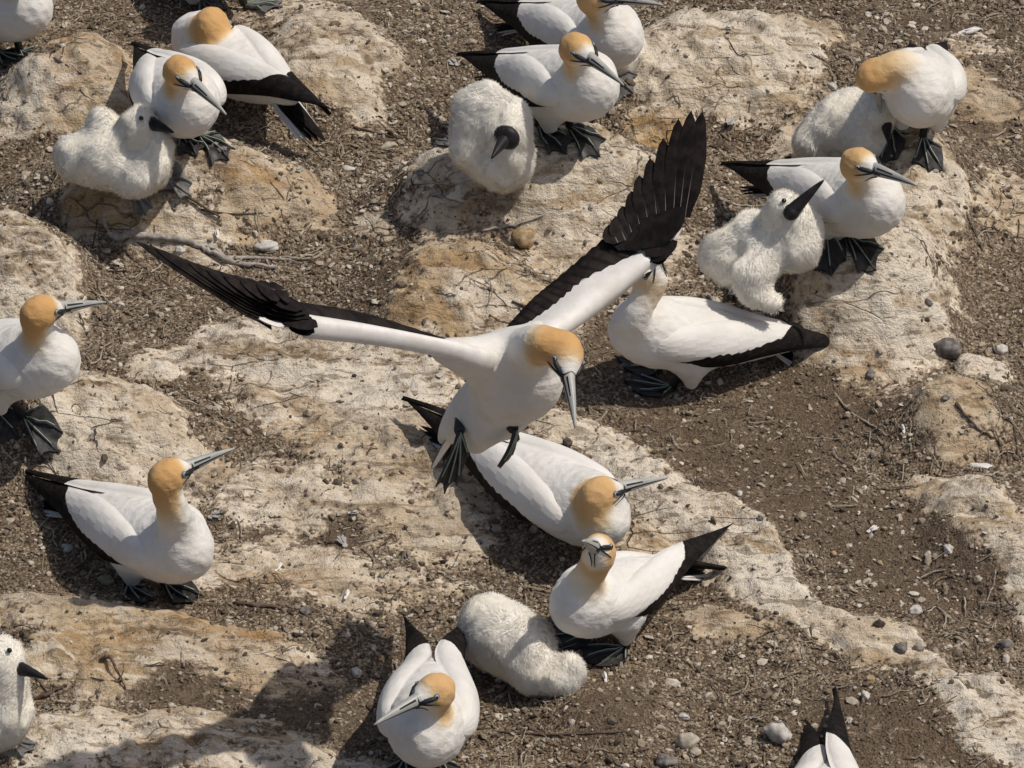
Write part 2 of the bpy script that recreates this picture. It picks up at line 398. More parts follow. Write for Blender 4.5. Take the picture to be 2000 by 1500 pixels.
# ---------------------------------------------------------------- build the ground sheet
def axis(a, b, step, far):
    core = np.arange(a, b+step*.5, step); out = []; s = step; p = b
    while p < far: s *= 1.25; p += s; out.append(p)
    lo = []; s = step; p = a
    while p > -far: s *= 1.25; p -= s; lo.append(p)
    return np.concatenate([lo[::-1], core, out])
ax_, ay_ = axis(-1.25, 1.25, .0055, 70), axis(-1.5, 1.65, .0062, 70)
GX, GY = np.meshgrid(ax_, ay_); sh = GX.shape
gx, gy = GX.ravel(), GY.ravel()
rk, wh_, oc_, dt_ = masks(gx, gy)
gz = Hfull(gx, gy, rk)
idx = np.arange(gx.size).reshape(sh)
gf = np.stack([idx[:-1, :-1].ravel(), idx[:-1, 1:].ravel(), idx[1:, 1:].ravel(), idx[1:, :-1].ravel()], 1)
gnd = link('ground', make_mesh('ground', np.stack([gx, gy, gz], 1), gf, M_GROUND, True, {'rock': rk, 'white': wh_, 'ochre': oc_, 'dirt': dt_}))
gnd['kind'] = 'structure'

# ---------------------------------------------------------------- loose litter nobody could count
def ico():
    p = (1+5**.5)/2
    V = np.array([(-1,p,0),(1,p,0),(-1,-p,0),(1,-p,0),(0,-1,p),(0,1,p),(0,-1,-p),(0,1,-p),(p,0,-1),(p,0,1),(-p,0,-1),(-p,0,1)])/math.hypot(1, p)
    F = np.array([(0,11,5),(0,5,1),(0,1,7),(0,7,10),(0,10,11),(1,5,9),(5,11,4),(11,10,2),(10,7,6),(7,1,8),(3,9,4),(3,4,2),(3,2,6),(3,6,8),(3,8,9),(4,9,5),(2,4,11),(6,2,10),(8,6,7),(9,8,1)])
    return V, F
def rot_rand(n):
    q = rng.normal(size=(n, 4)); q /= np.linalg.norm(q, axis=1)[:, None]; a, b, c, d = q.T
    return np.stack([1-2*(c*c+d*d), 2*(b*c-a*d), 2*(b*d+a*c), 2*(b*c+a*d), 1-2*(b*b+d*d), 2*(c*d-a*b), 2*(b*d-a*c), 2*(c*d+a*b), 1-2*(b*b+c*c)], 1).reshape(n, 3, 3)
def scatter(n, keep):
    x = rng.uniform(-1.3, 1.3, n); y = rng.uniform(-1.5, 1.7, n)
    rk, wh, oc, dt = masks(x, y)
    ok = rng.random(n) < keep(x, y, rk, dt)
    return x[ok], y[ok], rk[ok]
def gravel(name, n, keep, mu, sig, smax, mat, kind, flat=.6):
    x, y, rk = scatter(n, keep); n = len(x); z = Hfull(x, y, rk)
    V, F = ico(); sz = np.minimum(np.exp(rng.normal(math.log(mu), sig, n)), smax)
    sc = np.stack([sz*rng.uniform(.7, 1.5, n), sz*rng.uniform(.6, 1.1, n), sz*rng.uniform(.35, .9, n)], 1)
    P = V[None]*(1+rng.uniform(-.22, .22, (n, 12, 1)))*sc[:, None]
    P = np.einsum('nij,nkj->nki', rot_rand(n), P); P[:, :, 2] *= flat+.2
    P += np.stack([x, y, z+sz*.25], 1)[:, None]
    FF = F[None]+(np.arange(n)*12)[:, None, None]
    o = link(name, make_mesh(name, P.reshape(-1, 3), FF.reshape(-1, 3), mat, False)); o['kind'] = kind
    return o
deb = lambda x, y, rk, dt: np.clip((1-rk*1.3), .06, 1)*(1-.55*dt)*(.45+.55*ss(-.3, .3, fbm(x, y, 6, 3, 91)))
gravel('gravel', 110000, deb, .0034, .42, .011, M_GRAVEL, 'stuff')
M_FLAKE = mat_island('pale_guano_flakes', [(0, (.34, .30, .25)), (.5, (.52, .48, .42)), (1, (.72, .69, .63))])
gravel('pale_flakes', 6500, lambda x, y, rk, dt: np.clip(1-rk*.9, .1, 1)*(1-.5*dt)*ss(-.2, .35, fbm(x, y, 5, 3, 93)), .0055, .35, .013, M_FLAKE, 'stuff', .1)
def litter(name, n, keep, lmin, lmax, r0, r1, mat):
    x, y, rk = scatter(n, keep); n = len(x); K = 5; S = 4
    L = rng.uniform(lmin, lmax, n)*rng.uniform(.5, 1, n); az = rng.uniform(0, math.tau, n); bend = rng.normal(0, .9, n)
    t = np.linspace(-.5, .5, K)
    ang = az[:, None]+bend[:, None]*t[None]; st = L[:, None]/(K-1)
    cx = np.cumsum(np.cos(ang)*st, 1); cy = np.cumsum(np.sin(ang)*st, 1)
    X = x[:, None]+cx-cx[:, 2:3]; Y = y[:, None]+cy-cy[:, 2:3]
    Z = Hfull(X.ravel(), Y.ravel()).reshape(n, K)+rng.uniform(.001, .007, n)[:, None]+rng.normal(0, .003, (n, K))
    r = rng.uniform(r0, r1, n)[:, None, None, None]
    th = np.arange(S)*math.tau/S
    P = np.stack([X, Y, Z], 2)[:, :, None, :].repeat(S, 2)
    nx, ny = -np.sin(ang), np.cos(ang)
    P[..., 0] += (r[..., 0]*np.cos(th)[None, None])*nx[:, :, None]; P[..., 1] += (r[..., 0]*np.cos(th)[None, None])*ny[:, :, None]
    P[..., 2] += r[..., 0]*np.sin(th)[None, None]
    q = []
    for i in range(K-1):
        for k in range(S): q.append((i*S+k, i*S+(k+1) % S, (i+1)*S+(k+1) % S, (i+1)*S+k))
    F = np.array(q)[None]+(np.arange(n)*K*S)[:, None, None]
    o = link(name, make_mesh(name, P.reshape(-1, 3), F.reshape(-1, 4), mat, False)); o['kind'] = 'stuff'
    return o
litter('twig_litter', 15000, lambda x, y, rk, dt: np.clip((1-rk*1.5), .04, 1)*(1-.75*dt)*ss(-.35, .35, fbm(x, y, 4, 3, 95)+.3*ss(-.2, .9, y)), .015, .075, .0007, .0017, M_TWIGS)

# ---------------------------------------------------------------- implicit bodies
def sd_cone(p, a, b, r1, r2):
    ba = b-a; t = np.clip(((p-a)@ba)/max(1e-9, ba@ba), 0, 1)
    return np.linalg.norm(p-a-t[:, None]*ba, axis=1)-(r1+(r2-r1)*t)
def sd_ell(p, c, axes, rad):
    q = (p-c)@np.asarray(axes).T; rad = np.asarray(rad, float)
    k0 = np.linalg.norm(q/rad, axis=1); k1 = np.linalg.norm(q/rad**2, axis=1)
    return k0*(k0-1)/np.maximum(k1, 1e-6)
def smin(a, b, k):
    h = np.clip(.5+.5*(b-a)/k, 0, 1); return b+(a-b)*h-k*h*(1-h)
def surface(f, lo, hi, step):
    n = np.ceil((hi-lo)/step).astype(int)+1
    g = np.stack(np.meshgrid(*[lo[i]+np.arange(n[i])*step for i in range(3)], indexing='ij'), -1)
    D = f(g.reshape(-1, 3)).reshape(n)
    ins = D < 0
    c = [ins[i:n[0]-1+i, j:n[1]-1+j, k:n[2]-1+k] for i in (0, 1) for j in (0, 1) for k in (0, 1)]
    cnt = sum(a.astype(int) for a in c); act = (cnt > 0) & (cnt < 8)
    ids = -np.ones(act.shape, int); ids[act] = np.arange(act.sum())
    ci = np.argwhere(act)
    S = np.zeros((len(ci), 3)); W = np.zeros(len(ci))
    offs = [(i, j, k) for i in (0, 1) for j in (0, 1) for k in (0, 1)]
    for a in range(8):
        for b in range(a+1, 8):
            oa, ob = np.array(offs[a]), np.array(offs[b])
            if np.abs(oa-ob).sum() != 1: continue
            da = D[tuple((ci+oa).T)]; db = D[tuple((ci+ob).T)]
            x = (da < 0) != (db < 0); t = np.where(x, da/(da-db+1e-12), 0)
            S += np.where(x[:, None], oa+(ob-oa)*t[:, None], 0); W += x
    V = lo+(ci+S/W[:, None])*step
    F = []
    for ax in range(3):
        u, v = [(1, 2), (2, 0), (0, 1)][ax]
        m = np.array(n)-1; sl0 = [slice(1, m[0]), slice(1, m[1]), slice(1, m[2])]; sl0[ax] = slice(0, m[ax])
        sl1 = list(sl0); sl1[ax] = slice(1, m[ax]+1)
        A = ins[tuple(sl0)]; B = ins[tuple(sl1)]
        for flag, flip in ((A & ~B, False), (~A & B, True)):
            e = np.argwhere(flag)
            for d in range(3):
                if d != ax: e[:, d] += 1
            du = np.zeros(3, int); du[u] = 1; dv = np.zeros(3, int); dv[v] = 1
            q = np.stack([ids[tuple((e-du-dv).T)], ids[tuple((e-dv).T)], ids[tuple(e.T)], ids[tuple((e-du).T)]], 1)
            F.append(q[:, ::-1] if flip else q)
    F = np.concatenate(F)
    for _ in range(2):                                  # settle on the true surface
        N = grad(f, V); V = V-N*f(V)[:, None]
    E = np.concatenate([F[:, [0, 1]], F[:, [1, 2]], F[:, [2, 3]], F[:, [3, 0]]])
    cn = np.bincount(E.ravel(), minlength=len(V)).astype(float)
    for _ in range(4):                                  # soften creases where shapes meet
        A = np.stack([np.bincount(E[:, 0], V[E[:, 1], i], len(V))+np.bincount(E[:, 1], V[E[:, 0], i], len(V)) for i in range(3)], 1)
        V = V*.5+.5*A/np.maximum(cn, 1)[:, None]
    return V, F, grad(f, V)
def grad(f, V, e=.0015):
    g = np.stack([f(V+np.eye(3)[i]*e)-f(V-np.eye(3)[i]*e) for i in range(3)], 1)
    return g/np.maximum(np.linalg.norm(g, axis=1), 1e-9)[:, None]
def project(f, p):
    p = np.asarray(p, float)[None].copy()
    for _ in range(5): p = p-grad(f, p)*f(p)[:, None]
    return p[0], grad(f, p)[0]

# ---------------------------------------------------------------- adult gannet
def table(xs, ys):
    xs = np.array(xs, float); ys = np.array(ys, float)
    o = np.argsort(xs); xs, ys = xs[o], ys[o]
    m = np.gradient(ys, xs)
    def f(x):
        x = np.clip(x, xs[0], xs[-1]); i = np.clip(np.searchsorted(xs, x)-1, 0, len(xs)-2)
        h = xs[i+1]-xs[i]; t = (x-xs[i])/h
        return (2*t**3-3*t**2+1)*ys[i]+(t**3-2*t**2+t)*h*m[i]+(-2*t**3+3*t**2)*ys[i+1]+(t**3-t**2)*h*m[i+1]
    return f
TX = [.175, .160, .12, .07, .015, -.05, -.12, -.18, -.235, -.28]
tW = table(TX, [.015, .036, .058, .070, .074, .071, .060, .044, .027, .012])
tT = table(TX, [.015, .034, .051, .060, .063, .061, .054, .043, .029, .012])
tB = table(TX, [.015, .040, .063, .074, .076, .069, .056, .039, .023, .010])
WXS = [.115, .07, .0, -.1, -.18, -.25, -.32, -.38, -.43]
vW = table(WXS, [.059, .071, .075, .068, .054, .040, .027, .015, .005])
vT = table(WXS, [.048, .060, .064, .058, .046, .034, .021, .012, .004])
vB = table(WXS, [.059, .072, .075, .064, .048, .031, .017, .010, .004])
vZ = table([.13, -.1, -.18, -.25, -.32, -.38, -.44], [0, 0, .005, .013, .020, .025, .029])
wTop = table([0, .04, .1, .22, .4, .6, .8, 1], [84, 62, 44, 26, 8, -4, -8, 30])
wBot = table([0, .04, .1, .22, .4, .6, .8, 1], [90, 108, 112, 110, 105, 98, 88, 60])
def torso_sd(q):
    x = q[:, 0]; xc = np.clip(x, -.28, .175)
    w, h = tW(xc), np.where(q[:, 2] > 0, tT(xc), tB(xc))
    k = np.sqrt((q[:, 1]/w)**2+(q[:, 2]/h)**2)
    d = (k-1)*np.minimum(w, h)
    return np.where((x > .175) | (x < -.28), np.hypot(np.maximum(d, 0), x-xc)+np.minimum(d, 0)*0, d)*.9
def frame(fw, up=(0, 0, 1)):
    x = nrm(fw); y = nrm(np.cross(up, x)); return np.stack([x, y, np.cross(x, y)])
def body_frame(yaw, pitch, roll=0):
    y, p, r = R(yaw), R(pitch), R(roll)
    F = frame((math.cos(y)*math.cos(p), math.sin(y)*math.cos(p), math.sin(p)))
    c, s = math.cos(r), math.sin(r)
    return np.stack([F[0], c*F[1]+s*F[2], -s*F[1]+c*F[2]])
def catmull(P, n):
    P = [np.asarray(p, float) for p in P]; P = [2*P[0]-P[1]]+P+[2*P[-1]-P[-2]]; out = []
    for i in range(1, len(P)-2):
        for k in range(n):
            t = k/n; a, b, c, d = P[i-1:i+3]
            out.append(.5*((2*b)+(c-a)*t+(2*a-5*b+4*c-d)*t*t+(3*b-a-3*c+d)*t**3))
    out.append(P[-2]); return out
def solve_tip(H, px, py, L, near):
    d = nrm(raydir(px, py)); oc = CAM-H; b = oc@d; c = oc@oc-L*L; disc = b*b-c
    if disc <= 0: t = -b
    else: t = -b-math.sqrt(disc) if near else -b+math.sqrt(disc)
    return H+nrm(CAM+d*t-H)*L

def add_head(root, f, H, HF, closed=True, blen=.096):
    """bill, eyes and bare facial skin; HF rows: bill direction, left, up"""
    blen = blen+.006; X, Y, Z = HF*.88; b0 = H+X*.040-Z*.004; blen = blen/.88
    mb = MB(); n = 20; rings = 12; V = []; F = []; I = []
    for i in range(rings+1):
        t = i/rings
        hgt = .0165*(1-t)**.85+.0022; wid = .0128*(1-t)**.9+.0018
        drop = -.006*t**2.2
        for k in range(n):
            th = math.tau*k/n
            V.append(b0+X*(blen+.008)*t+Y*math.cos(th)*wid+Z*(math.sin(th)*hgt*(1 if math.sin(th) > 0 else .8)+drop))
    for i in range(rings):
        for k in range(n):
            F.append((i*n+k, i*n+(k+1) % n, (i+1)*n+(k+1) % n, (i+1)*n+k))
            dark = (k in (9, 10, 18, 19) and k % 2 == 1 and i < rings) or (k in (2, 7) and 1 < i < 7)
            I.append(1 if (k in (9, 19) or (k == 18 and i < 3) or (k == 10 and i < 3) or (k in (2, 7) and 1 < i < 6)) else 0)
    F.append(tuple(rings*n+k for k in range(n))); I.append(0)
    mb.V = [tuple(v) for v in V]; mb.F = F; mb.A = [0]*len(V); mb.I = I
    mb.build('bill', [M_BILL, M_LINE], root)
    sk = MB()
    for s in (1, -1):
        def P(x, y, z, off=.0008):
            p, nn = project(f, H+X*x+Y*y*s+Z*z); return p+nn*off
        sk.tube([P(.024, .03, .008), P(.033, .026, .0055), P(.045, .02, .002), P(.053, .015, -.001)], [.0026, .0048, .0046, .0030], 6)
        sk.tube([P(.016, .033, -.0115), P(.024, .03, -.0105), P(.035, .024, -.0085), P(.050, .017, -.005), P(.058, .013, -.003)], [.0006, .0011, .0014, .0015, .0014], 6)
        sk.tube([P(.053, .013, -.001), P(.056, .012, .006), P(.055, .006, .012), P(.053, 0, .014)], [.0015, .0011, .0009, .0009], 6)
        sk.tube([P(.015, .003, -.034), P(.030, .003, -.028), P(.044, .004, -.020), P(.055, .005, -.013)], [.0006, .0011, .0013, .0012], 6)
    sk.build('facial_skin', M_LINE, root)
    for s in (1, -1):
        p, nn = project(f, H+X*.023+Y*.028*s+Z*.0095)
        ax = frame(nn); e = MB()
        e.ball(p, (.0022, .0060, .0056), ax, mi=1); e.ball(p+nn*.0009, (.0025, .0042, .0042), ax, mi=2); e.ball(p+nn*.002, (.0019, .0028, .0028), ax, mi=0)
        e.build('eye', [M_PUPIL, M_RING, M_IRIS], root)

def web_foot(mb, toes, org, fwd, nor, size=1.0, drape=True, spread=1.0, curl=0.0):
    """webbed foot fan; toes gets the pale lines"""
    fwd = nrm(fwd); side = nrm(np.cross(nor, fwd)); nor = nrm(nor)
    A = [(-27*spread, .090), (-5*spread, .100), (17*spread, .086), (58*spread, .042)]
    def pt(a, r, h):
        p = org+(fwd*math.cos(R(a))+side*math.sin(R(a)))*r*size
        if drape: p = np.array([p[0], p[1], max(H1(p[0], p[1])+.004, org[2]-.34*r*size)+h])
        else: p = p+nor*(h-curl*(r/.09)**2)
        return p
    V = []; F = []; n = 5; cols = []
    for j in range(len(A)-1):
        (a0, r0), (a1, r1) = A[j], A[j+1]
        for m in range(4):
            if j < len(A)-2 and m == 3: pass
            t = m/3; a = a0+(a1-a0)*t; r = (r0+(r1-r0)*t)*(1-.13*math.sin(math.pi*t))
            cols.append([pt(a, r*(k+.15)/(n+.15), .001+.003*(1-math.sin(math.pi*t))) for k in range(n+1)])
    for c in cols: V += c
    w_ = n+1; nv = len(V)
    for i in range(len(cols)-1):
        for k in range(n): F.append((i*w_+k, i*w_+k+1, (i+1)*w_+k+1, (i+1)*w_+k))
    low = [np.asarray(v)-nor*.0025 for v in V]
    F2 = [tuple(i+nv for i in f[::-1]) for f in F]
    mb.add(V+low, F+F2)
    for (a, r) in A:
        pts = [pt(a, r*k/5, .0038) for k in range(6)]
        mb.tube(pts, [.0054, .0044, .0038, .0034, .003, .0018], 6)
        toes.tube([p+np.array([0, 0, .0042])*(1 if drape else 0)+nor*(0 if drape else .004) for p in pts[:-1]], [.0013]*5, 5)

def legs(root, Rb, C, feet, size=1.0, mat=None):
    for (fx, fy, yaw, s) in feet:
        g = ground(fx, fy); org = np.array([g[0], g[1], g[2]+.004])
        top = C+np.array([-.03, s*.038, -.06])@Rb
        fd = np.array([math.cos(R(yaw)), math.sin(R(yaw)), 0])
        ank = org+np.array([0, 0, .05])-fd*.012
        ank = ank+(top-ank)*np.array([.25, .25, 0])
        lg = MB(); lg.tube([top, top*.45+ank*.55, ank, org+np.array([0, 0, .006])], [.018, .012, .0085, .0085], 9)
        lo = lg.build('leg', M_FOOT, root)
        ft, tl = MB(), MB(); web_foot(ft, tl, org, fd, (0, 0, 1), size)
        ft.build('webbed_foot', mat or M_FOOT, lo); tl.build('toe_line', M_TOE, lo)

def folded_wing(root, Rb, C, side, spread=0.0, lift=0.0, scale=1.0, droop=0.0):
    NU, NV = 46, 17; UU = np.repeat(np.linspace(0, 1, NU), NV); VV = np.tile(np.linspace(0, 1, NV), NU)
    P = np.zeros((2, NU, NV, 3)); S = np.zeros((2, NU, NV)); Fa = np.zeros((2, NU, NV))
    for i in range(NU):
        u = (i/(NU-1))**1.15; x = .112-.542*u
        th0, th1 = float(wTop(u))+1.5, float(wBot(u))+droop*ss(.1, .5, u)
        t0 = .017*(1-ss(.2, .8, u))+.004
        for j in range(NV):
            v = j/(NV-1); th = R(th0+(th1-th0)*v)
            prof = 1-abs(2*v-1)**4; prof = max(prof, (.75+.25*prof)*ss(.5, .8, v)*ss(.10, .3, u))
            front = math.sin(min(1, u/.10)*math.pi/2)
            for lay in (0, 1):
                d = (t0*prof*front-.004 if lay == 0 else -.012*(1-.6*u)*prof-.0045)
                w_, h_ = float(vW(x)), float(vT(x) if math.cos(th) > 0 else vB(x))
                q = np.array([x, side*(w_+d)*math.sin(th), float(vZ(x))+(h_+d)*math.cos(th)])
                b = max(0, -.08-x); q[2] += .004*side*ss(.0, .1, b); q[1] += side*(spread*b*b*2.8-.03*b+.006*ss(.1, .25, b)); q[2] += lift*b+.5*lift*b*b*4
                P[lay, i, j] = C+(q*scale)@Rb
            band = .05+.23*ss(.06, .28, u)+.16*ss(.40, .62, u)
            edge = min(v-(1-band), 9)
            tip = (u-.67+.16*v)*3.0
            s_ = max(edge if u > .06 else -.2, tip)
            S[:, i, j] = s_; Fa[:, i, j] = u*.9+v*.12
    V = P.reshape(-1, 3); n1 = NU*NV; F = []
    for i in range(NU-1):
        for j in range(NV-1):
            a, b, c, d = i*NV+j, i*NV+j+1, (i+1)*NV+j+1, (i+1)*NV+j
            f1 = (a, d, c, b) if side > 0 else (a, b, c, d)
            F.append(f1); F.append(tuple(k+n1 for k in f1[::-1]))
    rim = [(i, 0) for i in range(NU)]+[(NU-1, j) for j in range(1, NV)]+[(i, NV-1) for i in range(NU-2, -1, -1)]+[(0, j) for j in range(NV-2, 0, -1)]
    for k in range(len(rim)):
        (a, b), (c, d) = rim[k], rim[(k+1) % len(rim)]
        q = (a*NV+b, c*NV+d, c*NV+d+n1, a*NV+b+n1); F.append(q if side > 0 else q[::-1])
    base = np.array(parent_world(root))
    return link('folded_wing', make_mesh('folded_wing', V-base, np.array(F), M_WING, True, {'s': S.ravel(), 'f': Fa.ravel(), 'wu': np.tile(UU, 2), 'wv': np.tile(VV, 2)}), root)

def blade(mb, a, b, wid, nor, bend=0.0, mi=0, round_=.25, rows=9, prof=None):
    """one feather: shaft from a to b"""
    a, b = np.asarray(a, float), np.asarray(b, float); d = b-a; L = np.linalg.norm(d); t_ = d/L
    sd = nrm(np.cross(nor, t_)); nn = np.cross(t_, sd)
    V = []; F = []; A = []; K = 5
    for i in range(rows+1):
        t = i/rows
        ww = wid*(prof(t) if prof else (.45+.55*ss(0, .3, t))*min(1, ((1-t)/round_)**.55 if t > 1-round_ else 1))
        c = a+d*t+nn*bend*L*math.sin(math.pi*t)
        for k in range(K):
            s = (k/(K-1)-.5)*2
            V.append(c+sd*s*ww*.5-nn*abs(s)*ww*.10); A.append((1-abs(s))*(1-.12*t))
    for i in range(rows):
        for k in range(K-1): F.append((i*K+k, i*K+k+1, (i+1)*K+k+1, (i+1)*K+k))
    n = len(V); V2 = [v-nn*.0012 for v in V]
    mb.add(V+V2, F+[tuple(q+n for q in f[::-1]) for f in F], A+A, mi)

def tail(root, Rb, C, dz=-.02, spread=6, scale=1.0, length=.19):
    mb = MB()
    for k in range(9):
        o = (k-4)/4; a = R(o*spread)
        p0 = C+(np.array([-.20, .012*o, .004-.004*abs(o)])*scale)@Rb
        L = length*(1-.34*abs(o))
        p1 = C+(np.array([-.20-L*math.cos(a), .012*o+L*math.sin(a), .004+dz-.012*abs(o)])*scale)@Rb
        blade(mb, p0, p1, .030*scale, Rb[2], .01, 0 if abs(o) < .6 else 1, .7)
    mb.build('tail', [M_BLACK, M_WHITEF], root)

GROUP = 'gannets on the nesting ground'
def adult(label, gp, c, yaw, pitch, head, tip, near=True, hdy=None, feet=(), roll=0, dy=0.0, scale=1.0, spread=0.0, lift=0.0,
          tail_dz=-.02, tailspread=6, neck=None, gold=1.0, upv=(0, 0, 1), sit=False, droop=0.0, footmat=None, hL=.142, footsize=.97, gl=.115):
    G = ground(*gp); yp = G[1]+dy
    C = on_y(c[0], c[1], yp); Rb = body_frame(yaw, pitch, roll)
    base = np.array([C[0], C[1], H1(C[0], C[1])])
    root = thing('gannet', base, label, 'gannet', GROUP)
    Hd = on_y(head[0], head[1], yp+(.15*math.sin(R(yaw)) if hdy is None else hdy))
    T = solve_tip(Hd, tip[0], tip[1], hL, near)
    HF = frame(T-Hd, upv)
    B0 = C+np.array([.07, 0, .0])@Rb*scale; B1 = C+np.array([.108, 0, .032])@Rb*scale
    hb = Hd-HF[0]*.010-HF[2]*.014
    mid = [np.asarray(on_y(n[0], n[1], yp+n[2])) for n in neck] if neck else []
    path = catmull([B0, B1]+mid+[hb], 5)
    m = len(path); rad = [.058+(.0275-.058)*ss(0, 1, min(1, (i/(m-1))**.62)) for i in range(m)]
    thigh = []
    if not sit:
        for s in (1, -1): thigh.append((C+np.array([-.02, s*.033, -.042])@Rb, C+np.array([-.035, s*.036, -.086])@Rb))
    def f(p):
        d = torso_sd(((p-C)@Rb.T)/scale)*scale
        e = sd_ell(p, Hd, HF, (.0365, .0285, .0305))
        e = smin(e, sd_cone(p, Hd+HF[0]*.009-HF[2]*.001, Hd+HF[0]*.044-HF[2]*.0035, .0245, .0130), .016)
        ch = sd_cone(p, path[0], path[1], rad[0], rad[1])
        for i in range(1, m-1): ch = np.minimum(ch, sd_cone(p, path[i], path[i+1], rad[i], rad[i+1]))
        d = smin(d, smin(e, ch, .016), .035)
        for a, b in thigh: d = smin(d, sd_cone(p, a, b, .036, .016), .03)
        return d
    pts = [C+np.array([x, y, z])@Rb*scale for x in (-.31, .2) for y in (-.11, .11) for z in (-.15, .1)]+[Hd+HF[0]*.08, Hd-.06, Hd+.06]
    lo, hi = np.min(pts, 0)-.02, np.max(pts, 0)+.02
    V, F, N = surface(f, lo, hi, .0066)
    V = V+N*(.0011*np.sin(V[:, :1]*170+3*np.sin(V[:, 1:2]*90))*np.sin(V[:, 2:]*150+2*np.sin(V[:, :1]*70)))
    # golden head: strongest on crown and nape, fading down the neck and towards bill and throat
    q = (V-Hd)@HF.T
    seg = [Hd]+path[::-1]; best = np.full(len(V), 9.); s = np.zeros(len(V)); near_ = np.zeros_like(V); acc = 0
    for i in range(len(seg)-1):
        a, b = seg[i], seg[i+1]; ba = b-a; l = np.linalg.norm(ba)
        if l < 1e-6: continue
        t = np.clip(((V-a)@ba)/(l*l), 0, 1); pt = a+t[:, None]*ba; dd = np.linalg.norm(V-pt, axis=1)
        k = dd < best; best[k] = dd[k]; s[k] = acc+t[k]*l; near_[k] = pt[k]; acc += l
    fr = ((V-near_)@HF[0])/np.maximum(best, 1e-4)
    g = ss(gl+.012, .018, s)*(1-.95*ss(.013, .036, q[:, 0]))*(1-.6*ss(.0, .8, fr)*ss(.02, .06, s))
    g *= 1-.85*ss(-.006, -.030, q[:, 2])*ss(-.012, .02, q[:, 0])
    g *= ss(.058, .034, best)
    link('body', make_mesh('body', V-base, F, M_PLUME, True, {'gold': g*gold*rng.uniform(.82, 1.08)}), root)
    for i_, sd in ((0, 1), (1, -1)): folded_wing(root, Rb, C, sd, spread[i_] if isinstance(spread, tuple) else spread, lift[i_] if isinstance(lift, tuple) else lift, scale, droop)
    tail(root, Rb, C, tail_dz, tailspread, scale)
    add_head(root, f, Hd, HF)
    if feet: legs(root, Rb, C, feet, footsize, footmat)
    return root

